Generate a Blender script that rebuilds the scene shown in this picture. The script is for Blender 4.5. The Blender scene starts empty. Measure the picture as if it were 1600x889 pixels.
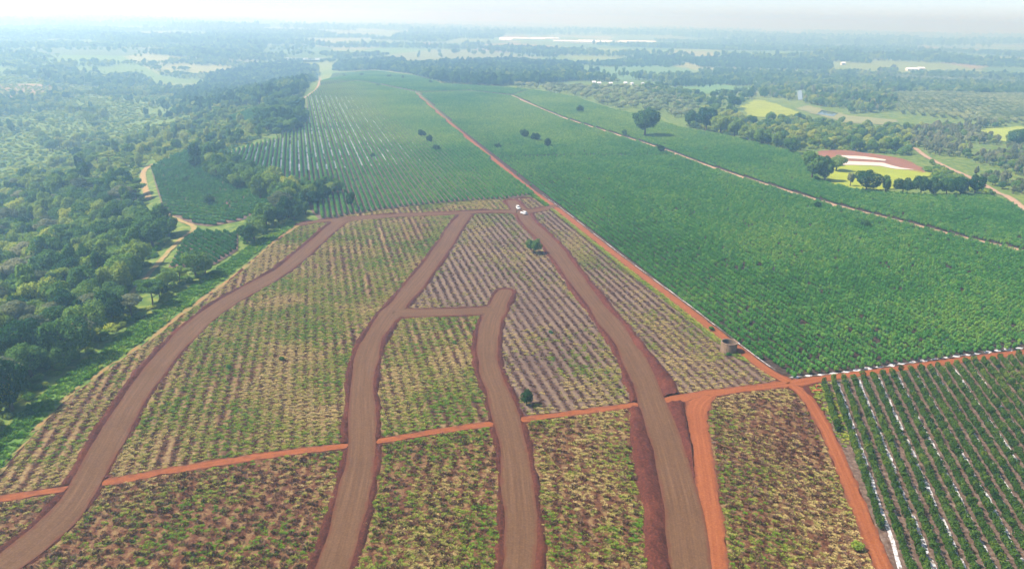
import bpy, bmesh, math
import numpy as np
from mathutils import Matrix, Vector

# ------------------------------------------------------------------ camera, light, exposure
scene = bpy.context.scene
F_PX, CX, CY = 1232.0, 800.0, 444.5          # focal length and centre in photo pixels (1600 x 889)
CAM_H = 100.0
PITCH = math.radians(18.75)
ROLL = math.radians(1.15)
SUN_EL, SUN_AZ = math.radians(50), math.radians(-92)    # azimuth from +Y (view direction), negative = to the left
EXPOSURE = 1.13
HAZE_DENSITY = 0.00050
SUN_STRENGTH, SKY_STRENGTH = 5.0, 0.125

fwd = np.array([0, math.cos(PITCH), -math.sin(PITCH)])
r0 = np.array([1.0, 0, 0]); u0 = np.array([0, math.sin(PITCH), math.cos(PITCH)])
right = r0 * math.cos(ROLL) + u0 * math.sin(ROLL)
up = -r0 * math.sin(ROLL) + u0 * math.cos(ROLL)
EYE = np.array([0, 0, CAM_H])

cam_data = bpy.data.cameras.new('camera')
cam = bpy.data.objects.new('camera', cam_data)
scene.collection.objects.link(cam)
cam_data.sensor_width = 36.0
cam_data.lens = 36.0 * F_PX / 1600.0
cam_data.clip_start = 1.0
cam_data.clip_end = 120000
M = Matrix(((right[0], up[0], -fwd[0], EYE[0]), (right[1], up[1], -fwd[1], EYE[1]), (right[2], up[2], -fwd[2], EYE[2]), (0, 0, 0, 1)))
cam.matrix_world = M
scene.camera = cam

world = bpy.data.worlds.new('World'); scene.world = world
world.use_nodes = True
wn = world.node_tree.nodes; wn.clear()
sky = wn.new('ShaderNodeTexSky'); sky.sky_type = 'NISHITA'; sky.sun_disc = False
sky.sun_elevation = SUN_EL; sky.sun_rotation = SUN_AZ
sky.air_density = 0.6; sky.dust_density = 2.5; sky.ozone_density = 1.0; sky.altitude = 1500
bg = wn.new('ShaderNodeBackground'); bg.inputs['Strength'].default_value = SKY_STRENGTH
wo = wn.new('ShaderNodeOutputWorld')
world.node_tree.links.new(sky.outputs[0], bg.inputs[0]); world.node_tree.links.new(bg.outputs[0], wo.inputs[0])

sd = bpy.data.lights.new('sun', 'SUN'); sd.energy = SUN_STRENGTH; sd.angle = math.radians(3.0); sd.color = (1.0, 0.955, 0.86)
sun = bpy.data.objects.new('sun', sd); scene.collection.objects.link(sun)
sdir = Vector((math.sin(SUN_AZ) * math.cos(SUN_EL), math.cos(SUN_AZ) * math.cos(SUN_EL), math.sin(SUN_EL)))
sun.rotation_euler = sdir.to_track_quat('Z', 'Y').to_euler()
sun.location = (0, 0, 500)

scene.view_settings.view_transform = 'Standard'; scene.view_settings.look = 'None'
scene.view_settings.exposure = EXPOSURE; scene.view_settings.gamma = 1.0
scene.cycles.max_bounces = 6; scene.cycles.diffuse_bounces = 3; scene.cycles.volume_bounces = 1
scene.cycles.transparent_max_bounces = 8; scene.cycles.use_denoising = True

# ------------------------------------------------------------------ helpers: numbers
rng = np.random.default_rng(7)
def sstep(a, b, x):
    t = np.clip((x - a) / (b - a), 0, 1); return t * t * (3 - 2 * t)
def _hash(i, j, s):
    v = np.sin(i * 127.1 + j * 311.7 + s * 74.7) * 43758.5453
    return v - np.floor(v)
def vnoise(x, y, s=0):
    i = np.floor(x); j = np.floor(y); fx = x - i; fy = y - j
    fx = fx * fx * (3 - 2 * fx); fy = fy * fy * (3 - 2 * fy)
    return (_hash(i, j, s) * (1 - fx) + _hash(i + 1, j, s) * fx) * (1 - fy) + (_hash(i, j + 1, s) * (1 - fx) + _hash(i + 1, j + 1, s) * fx) * fy
def fbm(x, y, s=0, o=3):
    r = 0.0; a = 0.5; t = 0.0
    for k in range(o):
        r = r + a * vnoise(x * 2 ** k, y * 2 ** k, s + k * 3.1); t += a; a *= 0.5
    return r / t

def ray(px, py):
    d = fwd * F_PX + right * (px - CX) - up * (py - CY)
    return d / np.linalg.norm(d)
def flat(px, py, z=0.0):
    d = ray(px, py); t = (z - CAM_H) / d[2]
    return (EYE + d * t)[:2]
def project(P):
    q = P - EYE
    z = q @ fwd
    return CX + F_PX * (q @ right) / z, CY - F_PX * (q @ up) / z, z

# the rim of the plateau (left) and the foot of the right-hand field, as x for each y
_rim = np.array([flat(*p) for p in [(-260, 940), (-10, 745), (100, 628), (230, 530), (330, 455), (440, 352), (400, 300), (345, 245), (420, 213), (470, 175), (482, 150)]])
_rim = _rim[np.argsort(_rim[:, 1])]
_rgt = np.array([flat(*p) for p in [(1700, 345), (1600, 322), (1450, 302), (1330, 292), (1270, 268), (1248, 240), (1200, 229), (1060, 200), (1010, 190)]])
_rgt = _rgt[np.argsort(_rgt[:, 1])]
def rim_x(y): return np.interp(y, _rim[:, 1], _rim[:, 0])
def rgt_x(y): return np.interp(y, _rgt[:, 1], _rgt[:, 0])
def H(x, y):
    x = np.asarray(x, float); y = np.asarray(y, float)
    s = (rim_x(y) - x - 4.0) * 0.85
    near = 1 - sstep(1100, 1700, y)
    z = (-34 * sstep(0, 210, s) + 30 * sstep(300, 760, s)) * (1 - sstep(1500, 2600, y))
    r = x - rgt_x(y) - 6
    z = z - 10 * sstep(0, 260, r) * (1 - sstep(2000, 3000, y)) * sstep(330, 400, y)
    z = z - 14 * sstep(1180, 1700, y) * (1 - sstep(-400, -700, x - rim_x(y)) * 0)
    hills = (fbm(x / 900 + 3.3, y / 900 + 1.7, 5, 2) - 0.5) * 26 * sstep(1500, 2600, y) + (fbm(x / 2600, y / 2600, 9, 2) - 0.5) * 60 * sstep(4000, 8000, y)
    rough = (fbm(x / 60, y / 60, 2, 2) - 0.5) * 7 * sstep(20, 90, s) * near
    return z + hills + rough

_T = 90 * 1.0016 ** np.arange(3600)
def at(px, py):
    d = ray(px, py)
    P = EYE[None] + d[None] * _T[:, None]
    g = P[:, 2] - H(P[:, 0], P[:, 1])
    k = np.argmax(g < 0)
    if k == 0: k = len(_T) - 1
    a = g[k - 1] / (g[k - 1] - g[k] + 1e-9)
    t = _T[k - 1] + (_T[k] - _T[k - 1]) * a
    p = EYE + d * t
    return np.array([p[0], p[1]])
def line(pts): return np.array([at(*p) for p in pts])

def seg_info(P, L, maxd=None):
    """distance, signed lateral (right +), run length and vertex parameter of points P (N,2) to polyline L; with maxd only points that near are measured"""
    N = len(P); bd = np.full(N, 1e3 if maxd else 1e9); bs = np.zeros(N); bl = np.zeros(N); bp = np.zeros(N); run = 0.0
    if maxd:
        od = np.argsort(P[:, 1], kind='stable'); Ys = P[od, 1]; Xs = P[od, 0]
    for k in range(len(L) - 1):
        a = L[k]; b = L[k + 1]; e = b - a; ln = np.hypot(*e); e = e / max(ln, 1e-6)
        if maxd:
            i0 = np.searchsorted(Ys, min(a[1], b[1]) - maxd); i1 = np.searchsorted(Ys, max(a[1], b[1]) + maxd)
            xs = Xs[i0:i1]; I = od[i0:i1][(xs > min(a[0], b[0]) - maxd) & (xs < max(a[0], b[0]) + maxd)]
            if len(I) == 0: run += ln; continue
        else: I = slice(None)
        q = P[I] - a; t = np.clip(q @ e, 0, ln); c = q - t[:, None] * e
        d = np.hypot(c[:, 0], c[:, 1]); m = d < bd[I]
        side = e[1] * q[:, 0] - e[0] * q[:, 1]
        bd[I] = np.where(m, d, bd[I]); bs[I] = np.where(m, side, bs[I]); bl[I] = np.where(m, run + t, bl[I]); bp[I] = np.where(m, k + t / max(ln, 1e-6), bp[I])
        run += ln
    return bd, bs, bl, bp
def smooth_line(L, n=5):
    out = []
    for k in range(len(L) - 1):
        p0 = L[max(k - 1, 0)]; p1 = L[k]; p2 = L[k + 1]; p3 = L[min(k + 2, len(L) - 1)]
        for t in np.linspace(0, 1, n, endpoint=False):
            out.append(0.5 * ((2 * p1) + (-p0 + p2) * t + (2 * p0 - 5 * p1 + 4 * p2 - p3) * t * t + (-p0 + 3 * p1 - 3 * p2 + p3) * t ** 3))
    out.append(L[-1])
    return np.array(out)
def poly_sdf(P, G):
    d = seg_info(P, np.vstack([G, G[:1]]))[0]
    ins = np.zeros(len(P), bool); j = len(G) - 1
    for i in range(len(G)):
        xi, yi = G[i]; xj, yj = G[j]
        c = ((yi > P[:, 1]) != (yj > P[:, 1])) & (P[:, 0] < (xj - xi) * (P[:, 1] - yi) / (yj - yi + 1e-12) + xi)
        ins ^= c; j = i
    return np.where(ins, -d, d)
def smin(a, b, k):
    h = np.clip(0.5 + 0.5 * (b - a) / k, 0, 1)
    return b * (1 - h) + a * h - k * h * (1 - h)

# ------------------------------------------------------------------ helpers: materials
def srgb(r, g, b):
    f = lambda c: ((c / 255 + 0.055) / 1.055) ** 2.4 if c > 10 else c / 255 / 12.92
    return (f(r), f(g), f(b), 1)
class NT:
    def __init__(s, name):
        s.m = bpy.data.materials.new(name); s.m.use_nodes = True; s.t = s.m.node_tree; s.n = s.t.nodes; s.n.clear()
        s.out = s.n.new('ShaderNodeOutputMaterial')
    def new(s, t, **kw):
        o = s.n.new('ShaderNode' + t)
        for k, v in kw.items(): setattr(o, k, v)
        return o
    def link(s, a, b): s.t.links.new(a, b)
    def pos(s):
        g = s.new('NewGeometry'); return g.outputs['Position']
    def attr(s, name, typ='GEOMETRY'):
        a = s.new('Attribute'); a.attribute_name = name; a.attribute_type = typ; return a.outputs['Fac']
    def mapping(s, vec, scale=(1, 1, 1), rot=0.0):
        m = s.new('Mapping'); m.inputs['Scale'].default_value = scale; m.inputs['Rotation'].default_value = (0, 0, rot); s.link(vec, m.inputs[0]); return m.outputs[0]
    def noise(s, vec, scale, detail=3, rough=0.55):
        t = s.new('TexNoise'); t.inputs['Scale'].default_value = scale; t.inputs['Detail'].default_value = detail; t.inputs['Roughness'].default_value = rough
        s.link(vec, t.inputs['Vector']); return t.outputs['Fac']
    def ramp(s, fac, stops, interp='LINEAR'):
        r = s.new('ValToRGB'); cr = r.color_ramp; cr.interpolation = interp
        while len(cr.elements) < len(stops): cr.elements.new(0.5)
        for e, (p, c) in zip(cr.elements, stops): e.position = p; e.color = c
        s.link(fac, r.inputs[0]); return r.outputs[0]
    def math(s, op, a, b=None, clamp=False):
        m = s.new('Math', operation=op); m.use_clamp = clamp
        for k, v in enumerate((a, b)):
            if v is None: continue
            if isinstance(v, (int, float)): m.inputs[k].default_value = v
            else: s.link(v, m.inputs[k])
        return m.outputs[0]
    def mix(s, fac, a, b, mode='MIX'):
        m = s.new('Mix', data_type='RGBA', blend_type=mode)
        for i, v in ((0, fac), (6, a), (7, b)):
            if isinstance(v, (int, float)): m.inputs[i].default_value = v
            elif isinstance(v, tuple): m.inputs[i].default_value = v
            else: s.link(v, m.inputs[i])
        return m.outputs[2]
    def combine(s, x, y, z=0.0):
        c = s.new('CombineXYZ')
        for k, v in enumerate((x, y, z)):
            if isinstance(v, (int, float)): c.inputs[k].default_value = v
            else: s.link(v, c.inputs[k])
        return c.outputs[0]
    def principled(s, col, rough=0.9, spec=0.2, bump=None, bump_d=0.3, **kw):
        p = s.new('BsdfPrincipled')
        if isinstance(col, tuple): p.inputs['Base Color'].default_value = col
        else: s.link(col, p.inputs['Base Color'])
        p.inputs['Roughness'].default_value = rough; p.inputs['Specular IOR Level'].default_value = spec
        for k, v in kw.items(): p.inputs[k.replace('_', ' ')].default_value = v
        if bump is not None:
            b = s.new('Bump'); b.inputs['Strength'].default_value = 0.8; b.inputs['Distance'].default_value = bump_d
            s.link(bump, b.inputs['Height']); s.link(b.outputs[0], p.inputs['Normal'])
        s.link(p.outputs[0], s.out.inputs[0]); return s.m
def plain(name, col, rough=0.8, spec=0.3, var=0.15, scale=2.0, **kw):
    t = NT(name); n = t.noise(t.pos(), scale, 4)
    c = t.mix(n, tuple(x * (1 - var) for x in col[:3]) + (1,), tuple(min(1, x * (1 + var)) for x in col[:3]) + (1,))
    return t.principled(c, rough, spec, **kw)
def leafmat(name, stops, rnd=0.35, trans=0.3, isl=0.3, nz=0.5):
    t = NT(name)
    tint = t.attr('tint', 'INSTANCER')
    oi = t.new('ObjectInfo')
    g = t.new('NewGeometry')
    n = t.noise(g.outputs['Position'], 1.3, 2)
    f = t.math('ADD', tint, t.math('MULTIPLY', t.math('SUBTRACT', oi.outputs['Random'], 0.5), rnd))
    f = t.math('ADD', f, t.math('MULTIPLY', t.math('SUBTRACT', n, 0.5), nz))
    f = t.math('ADD', f, t.math('MULTIPLY', t.math('SUBTRACT', g.outputs['Random Per Island'], 0.5), isl), True)
    c = t.ramp(f, stops)
    d = t.new('BsdfDiffuse'); tr = t.new('BsdfTranslucent'); mx = t.new('MixShader'); mx.inputs[0].default_value = trans
    t.link(c, d.inputs[0]); t.link(c, tr.inputs[0]); t.link(d.outputs[0], mx.inputs[1]); t.link(tr.outputs[0], mx.inputs[2]); t.link(mx.outputs[0], t.out.inputs[0])
    return t.m

M_COFFEE = leafmat('coffee_leaf', [(0.0, (0.018, 0.074, 0.016, 1)), (0.45, (0.064, 0.205, 0.038, 1)), (1.0, (0.25, 0.36, 0.06, 1))], 0.25, 0.25, 0.2, 0.2)
M_COFFEE2 = leafmat('olive_coffee_leaf', [(0.0, (0.020, 0.050, 0.010, 1)), (0.45, (0.062, 0.110, 0.020, 1)), (1.0, (0.22, 0.24, 0.04, 1))], 0.35, 0.25, 0.3, 0.3)
M_LEAF = leafmat('tree_leaf', [(0.0, (0.018, 0.058, 0.020, 1)), (0.4, (0.088, 0.178, 0.036, 1)), (0.75, (0.19, 0.26, 0.045, 1)), (1.0, (0.34, 0.37, 0.06, 1))], 0.5)
M_GREY = leafmat('grey_leaf', [(0.0, (0.070, 0.095, 0.045, 1)), (0.5, (0.15, 0.17, 0.085, 1)), (1.0, (0.29, 0.28, 0.15, 1))])
M_OLIVE = leafmat('orchard_leaf', [(0.0, (0.08, 0.13, 0.05, 1)), (0.5, (0.20, 0.25, 0.11, 1)), (1.0, (0.38, 0.39, 0.18, 1))])
M_SHRUB = leafmat('shrub_leaf', [(0.0, (0.030, 0.105, 0.018, 1)), (0.5, (0.12, 0.21, 0.026, 1)), (1.0, (0.32, 0.36, 0.045, 1))], 0.5)
M_WEED = leafmat('weed_leaf', [(0.0, (0.085, 0.165, 0.014, 1)), (0.35, (0.20, 0.215, 0.032, 1)), (0.65, (0.27, 0.23, 0.070, 1)), (1.0, (0.37, 0.27, 0.115, 1))], 0.45, 0.2)
M_BRUSH = leafmat('dead_brush', [(0.0, (0.050, 0.020, 0.014, 1)), (0.5, (0.125, 0.062, 0.043, 1)), (1.0, (0.22, 0.135, 0.09, 1))], 0.8, 0.1)
M_GRASS = leafmat('verge_grass', [(0.0, (0.04, 0.13, 0.015, 1)), (0.5, (0.13, 0.26, 0.025, 1)), (1.0, (0.33, 0.32, 0.06, 1))], 0.3, 0.3)
M_BARK = plain('bark', (0.10, 0.075, 0.055, 1), 0.95, 0.1, 0.35, 3.0)

# ------------------------------------------------------------------ helpers: objects
COL = scene.collection
def link_mesh(name, me, parent=None, mat=None):
    if mat is not None: me.materials.append(mat)
    o = bpy.data.objects.new(name, me); COL.objects.link(o)
    if parent is not None: o.parent = parent
    return o
def tag(o, label=None, cat=None, group=None, kind=None):
    for k, v in (('label', label), ('category', cat), ('group', group), ('kind', kind)):
        if v: o[k] = v
    return o
def empty(name, loc, rz=0.0):
    e = bpy.data.objects.new(name, None); COL.objects.link(e); e.location = loc; e.rotation_euler = (0, 0, rz); e.empty_display_size = 0.5
    return e
def np_mesh(name, V, Fq):
    """V (N,3), Fq: list of equal-size face index array or ragged list"""
    me = bpy.data.meshes.new(name)
    if isinstance(Fq, np.ndarray):
        nf, k = Fq.shape
        me.vertices.add(len(V)); me.vertices.foreach_set('co', np.ascontiguousarray(V, dtype=np.float32).ravel())
        me.loops.add(nf * k); me.loops.foreach_set('vertex_index', np.ascontiguousarray(Fq, dtype=np.int32).ravel())
        me.polygons.add(nf); me.polygons.foreach_set('loop_start', np.arange(0, nf * k, k, dtype=np.int32))
        me.update(calc_edges=True); me.validate()
    else:
        me.from_pydata([tuple(v) for v in V], [], Fq); me.update()
    return me
def set_attr(me, name, vals):
    a = me.attributes.new(name, 'FLOAT', 'POINT'); a.data.foreach_set('value', np.ascontiguousarray(vals, dtype=np.float32))
def smooth(me):
    me.polygons.foreach_set('use_smooth', np.ones(len(me.polygons), bool))

def region(name, sdf, bbox, cell, zoff, mat, attrs=None, kind='structure', label=None):
    """sheet over the part of the ground where sdf < 0; boundary cells are cut exactly"""
    x0, x1, y0, y1 = bbox
    xs = np.arange(x0, x1 + cell, cell); ys = np.arange(y0, y1 + cell, cell)
    X, Y = np.meshgrid(xs, ys); P = np.c_[X.ravel(), Y.ravel()]
    f = sdf(P); nx = len(xs); ny = len(ys); f = np.where(np.abs(f) < 1e-4, 1e-4, f)
    ins = (f < 0).reshape(ny, nx)
    cnt = ins[:-1, :-1].astype(int) + ins[:-1, 1:] + ins[1:, 1:] + ins[1:, :-1]
    V = [P]; faces = []; extra = []; cache = {}; base = len(P)
    jj, ii = np.nonzero(cnt == 4); a = jj * nx + ii
    full = np.c_[a, a + 1, a + nx + 1, a + nx]
    jj, ii = np.nonzero((cnt > 0) & (cnt < 4))
    for j, i in zip(jj, ii):
        q = [j * nx + i, j * nx + i + 1, (j + 1) * nx + i + 1, (j + 1) * nx + i]; out = []
        for k in range(4):
            u, v = q[k], q[(k + 1) % 4]
            if f[u] < 0: out.append(u)
            if (f[u] < 0) != (f[v] < 0):
                key = (min(u, v), max(u, v))
                if key not in cache:
                    t = f[key[0]] / (f[key[0]] - f[key[1]]); cache[key] = base + len(extra); extra.append(P[key[0]] * (1 - t) + P[key[1]] * t)
                out.append(cache[key])
        if len(out) >= 3: faces.append(out)
    A = np.vstack([P, np.array(extra).reshape(-1, 2)])
    allf = [tuple(r) for r in full.tolist()] + [tuple(r) for r in faces]
    if not allf: return None
    used = np.unique(np.concatenate([full.ravel(), np.array([v for r in faces for v in r], int)])) if faces else np.unique(full.ravel())
    mp = np.full(len(A), -1); mp[used] = np.arange(len(used)); A = A[used]
    Z = H(A[:, 0], A[:, 1]) + (zoff(A) if callable(zoff) else zoff)
    me = bpy.data.meshes.new(name)
    me.from_pydata(np.c_[A, Z].tolist(), [], [[int(mp[v]) for v in r] for r in allf]); me.update(); smooth(me)
    if attrs:
        for k, fn in attrs.items(): set_attr(me, k, fn(A))
    o = link_mesh(name, me, None, mat); o['kind'] = kind
    if label: o['label'] = label
    return o
def bbox(L, m=8): return (L[:, 0].min() - m, L[:, 0].max() + m, L[:, 1].min() - m, L[:, 1].max() + m)

# ------------------------------------------------------------------ ground
def ground_material():
    t = NT('far_land')
    p = t.pos(); sep = t.new('SeparateXYZ'); t.link(p, sep.inputs[0])
    v = t.new('TexVoronoi'); v.feature = 'F1'; v.inputs['Scale'].default_value = 1 / 260.0; v.inputs['Randomness'].default_value = 0.85
    t.link(t.mapping(p, (1, 0.55, 0), 0.3), v.inputs['Vector'])
    sc = t.new('SeparateColor'); t.link(v.outputs['Color'], sc.inputs[0])
    patch = t.ramp(sc.outputs[0], [(0.0, (0.06, 0.12, 0.03, 1)), (0.25, (0.12, 0.18, 0.035, 1)), (0.5, (0.19, 0.22, 0.05, 1)), (0.72, (0.28, 0.25, 0.10, 1)), (0.88, (0.28, 0.17, 0.09, 1)), (0.95, (0.11, 0.19, 0.04, 1))], 'CONSTANT')
    n = t.noise(p, 0.02, 5); n2 = t.noise(p, 0.25, 5)
    green = t.ramp(n2, [(0.3, (0.045, 0.085, 0.016, 1)), (0.5, (0.095, 0.14, 0.026, 1)), (0.7, (0.19, 0.20, 0.045, 1))])
    patch = t.mix(t.math('MULTIPLY', n, 0.8), patch, green)
    near = t.math('DIVIDE', t.math('SUBTRACT', sep.outputs[1], 1100), 900, True)
    c = t.mix(near, green, patch)
    return t.principled(c, 0.95, 0.1, n2, 0.5)
def build_ground():
    na, rr = 300, np.concatenate([[0.0], 30 * 1.0275 ** np.arange(270)])
    rr = rr[rr < 47000]
    th = np.concatenate([np.linspace(-0.9, 0.9, 221), np.linspace(0.9, 2 * math.pi - 0.9, 60)[1:-1]])
    na = len(th); R, T = np.meshgrid(rr[1:], th, indexing='ij')
    X = R * np.sin(T); Y = R * np.cos(T)
    V = np.r_[[[0, 0, H(0.0, 0.0)]], np.c_[X.ravel(), Y.ravel(), H(X.ravel(), Y.ravel())]]
    nr = len(rr) - 1; i, j = np.meshgrid(np.arange(nr - 1), np.arange(na), indexing='ij'); j2 = (j + 1) % na
    q = np.stack([1 + i * na + j, 1 + (i + 1) * na + j, 1 + (i + 1) * na + j2, 1 + i * na + j2], -1).reshape(-1, 4)[:, ::-1]
    tri = [(0, 1 + b, 1 + (b + 1) % na)[::-1] for b in range(na)]
    me = bpy.data.meshes.new('ground'); me.from_pydata(V.tolist(), [], q.tolist() + [list(x) for x in tri]); me.update(); smooth(me)
    o = link_mesh('ground', me, None, ground_material()); o['kind'] = 'structure'
    o['label'] = 'rolling green farmland stretching to the hazy horizon'
build_ground()

# ------------------------------------------------------------------ roads and tracks (photo pixels -> ground)
class Way:
    def __init__(s, pts, w, sl=0.0, sr=0.0):
        L0 = line(pts); s.L = smooth_line(L0); n = len(L0)
        k = np.linspace(0, n - 1, len(s.L))
        ex = lambda v: np.interp(k, np.arange(n), v) if hasattr(v, '__len__') else np.full(len(s.L), float(v))
        s.w, s.sl, s.sr = ex(w), ex(sl), ex(sr)
    def f(s, P):
        d, side, run, par = seg_info(P, s.L, 18.0); k = np.arange(len(s.L))
        return d - np.interp(par, k, s.w) / 2
    def fs(s, P):
        d, side, run, par = seg_info(P, s.L, 18.0); k = np.arange(len(s.L))
        return d - np.interp(par, k, s.w) / 2 - np.where(side > 0, np.interp(par, k, s.sr), np.interp(par, k, s.sl))
    def lat(s, P): return seg_info(P, s.L, 18.0)[1]
    def lon(s, P): return seg_info(P, s.L, 18.0)[2]
# all run from the near end to the far end
A_ = Way([(-130, 985), (-50, 925), (41, 858), (114, 788), (174, 684), (241, 580), (330, 489), (440, 424), (487, 385), (524, 352), (545, 342)], 7.0, 1.9, 0.7)
B_ = Way([(488, 960), (519, 889), (540, 823), (560, 740), (565, 700), (566, 640), (567, 590), (578, 541), (602, 500), (626, 472), (668, 420), (693, 385), (716, 350), (728, 336)], 6.8, 1.5, 1.5)
C_ = Way([(806, 960), (811, 889), (815, 823), (810, 771), (805, 719), (794, 667), (780, 615), (769, 590), (761, 545), (767, 503), (774, 489), (781, 472), (789, 456)], 6.6, 1.3, 1.6)
D_ = Way([(1100, 960), (1081, 889), (1066, 788), (1038, 684), (1015, 615), (1000, 580), (967, 524), (913, 454), (863, 385), (828, 350), (815, 332), (800, 315)], 7.4,
         [5.0, 5.0, 5.0, 4.8, 2.6, 2.2, 1.9, 1.7, 1.7, 1.7, 1.7, 1.5], [2, 2, 2, 3, 5.0, 4.2, 2.4, 2.2, 2.2, 2.0, 2.0, 1.6])
E_ = Way([(470, 351), (500, 346), (540, 343), (620, 337), (700, 334), (760, 331), (812, 331), (840, 329), (866, 322)], [5, 5, 6.5, 6.5, 6.5, 6.5, 6.5, 5, 4.5], 1.2, 1.0)
F_ = Way([(617, 489), (650, 489), (690, 488), (730, 487), (770, 485)], 7.0, 1.3, 1.3)
ROADS = [D_, A_, B_, C_, E_, F_]
ROAD_LABELS = ['wide brown graded road from the picture bottom up to the two white cars', 'brown graded road curving along the wooded side of the cleared field', 'brown graded road bending up the middle of the cleared field',
               'brown graded road ending in a stub turned to the upper corner', 'narrow brown cross road at the far side of the cleared plots', 'short brown connecting road between two graded roads']
G_ = Way([(-120, 800), (0, 780), (60, 770), (120, 761), (200, 748), (300, 730), (430, 710), (525, 699), (600, 688), (700, 672), (800, 658), (900, 645), (990, 633), (1050, 624), (1130, 612), (1215, 602), (1250, 598), (1290, 591), (1400, 577), (1500, 563), (1600, 550), (1750, 529)],
         [2.9] * 13 + [4.2, 3.8, 3.8, 4.2, 3.8, 3.5, 3.5, 3.5, 3.5])
H_ = Way([(1420, 980), (1392, 915), (1365, 850), (1345, 800), (1320, 740), (1290, 672), (1262, 625), (1235, 600), (1190, 573), (1130, 527), (1060, 473), (960, 397), (870, 326), (830, 297), (760, 240), (700, 190), (650, 146)], 3.7)
I_ = Way([(1124, 950), (1119, 889), (1113, 820), (1104, 760), (1096, 700), (1089, 655), (1092, 633), (1110, 616)], [4.8, 4.8, 4.8, 4.8, 5.2, 5.6, 6.5, 3.0])
L_ = Way([(1720, 420), (1600, 393), (1510, 373), (1420, 350), (1300, 320), (1180, 284), (1100, 258), (1030, 232), (960, 210), (870, 181), (800, 150)], 5.5)
N_ = Way([(-140, 905), (-10, 748), (100, 626), (180, 567), (235, 530), (285, 490), (335, 454), (380, 420), (425, 380), (465, 353)], [1.3, 1.4, 1.5, 1.5, 1.7, 2.0, 2.0, 1.6, 1.8, 2.6])
Q_ = Way([(205, 460), (232, 430), (258, 400), (285, 372), (303, 357), (285, 347), (255, 335)], 2.5)
Q2 = Way([(233, 312), (226, 292), (224, 270), (236, 258)], 4.0)
W1 = Way([(1610, 336), (1560, 303), (1520, 280), (1480, 262), (1450, 247), (1430, 232)], 5.0)
K1path = Way([(430, 172), (465, 158), (485, 147), (498, 132), (500, 122)], 3.0)
TRACKS = [G_, H_, I_, L_, N_, Q_, Q2, W1, K1path]
TRACK_LABELS = ['orange earth track crossing all plots from side to side', 'long straight orange track between the cleared plots and the coffee fields', 'broad orange track running beside the widest brown road', 'pale track between the two coffee fields on the far slope',
                'faint tan path along the edge of the wood', 'tan path through the wooded valley', 'orange path at the corner of the valley coffee plot', 'pale lane between shrubs and grey-green trees', 'pale path at the far corner of the striped coffee field']
# which ways matter near a point: boxes speed the distance tests up
def f_roads(P):
    r = None
    for w in ROADS:
        v = w.f(P); r = v if r is None else smin(r, v, 4.0)
    return r + (fbm(P[:, 0] / 17, P[:, 1] / 17, 6, 2) - 0.5) * 1.7
def f_tracks(P):
    r = None
    for w in TRACKS[:5]:
        v = w.f(P); r = v if r is None else smin(r, v, 3.0)
    for w in TRACKS[5:]: r = np.minimum(r, w.f(P))
    return r
def f_bank(P):
    r = None
    for w in ROADS:
        v = w.fs(P); r = v if r is None else smin(r, v, 2.0)
    return r + (fbm(P[:, 0] / 2.2, P[:, 1] / 2.2, 31, 3) - 0.5) * 1.3 + (fbm(P[:, 0] / 11, P[:, 1] / 11, 33, 2) - 0.5) * 1.4

def road_material(name, base, light, dark, spill, rut=1.25):
    t = NT(name); la = t.attr('lat'); lo = t.attr('lon'); ed = t.attr('edge'); p = t.pos()
    s = t.noise(t.combine(t.math('MULTIPLY', la, 1.1), t.math('MULTIPLY', lo, 0.025)), 1.6, 4, 0.6)
    b = t.noise(p, 0.07, 4); fine = t.noise(p, 2.6, 4, 0.65); wob = t.noise(t.combine(0.0, t.math('MULTIPLY', lo, 0.06)), 1.0, 2)
    c = t.ramp(s, [(0.26, dark), (0.5, base), (0.74, light)])
    la2 = t.math('ADD', la, t.math('MULTIPLY', t.math('SUBTRACT', wob, 0.5), 1.6))
    r = t.math('ABSOLUTE', t.math('SUBTRACT', t.math('ABSOLUTE', la2), rut))
    w = t.math('MULTIPLY', t.math('SUBTRACT', 1.0, t.math('DIVIDE', r, 0.42), True), t.math('MULTIPLY', b, 0.9))
    c = t.mix(w, c, light)
    c = t.mix(t.math('MULTIPLY', t.math('SUBTRACT', b, 0.5, True), 2.4, True), c, dark)
    c = t.mix(0.5, c, t.ramp(fine, [(0.3, dark), (0.5, base), (0.75, light)]))
    e = t.math('SUBTRACT', 1.0, t.math('DIVIDE', t.math('ADD', ed, t.math('MULTIPLY', t.math('SUBTRACT', t.noise(p, 0.5, 4), 0.5), 2.6)), 0.8), True)
    c = t.mix(t.math('MULTIPLY', e, 0.75), c, spill)
    return t.principled(c, 0.95, 0.12, fine, 0.06)
M_ROAD = road_material('graded_gravel', (0.094, 0.047, 0.024, 1), (0.158, 0.086, 0.047, 1), (0.052, 0.024, 0.012, 1), (0.095, 0.028, 0.016, 1))
M_RED = road_material('orange_earth', (0.200, 0.058, 0.020, 1), (0.30, 0.108, 0.045, 1), (0.115, 0.029, 0.011, 1), (0.11, 0.036, 0.020, 1), 0.8)
M_TAN = road_material('tan_path', (0.24, 0.115, 0.05, 1), (0.32, 0.20, 0.09, 1), (0.14, 0.12, 0.03, 1), (0.16, 0.15, 0.05, 1), 0.5)
M_PALE = road_material('pale_lane', (0.32, 0.20, 0.13, 1), (0.42, 0.30, 0.21, 1), (0.20, 0.12, 0.06, 1), (0.16, 0.13, 0.06, 1), 0.7)
M_VALE = road_material('valley_path', (0.27, 0.17, 0.075, 1), (0.34, 0.23, 0.11, 1), (0.18, 0.13, 0.045, 1), (0.16, 0.17, 0.05, 1), 0.7)
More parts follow.
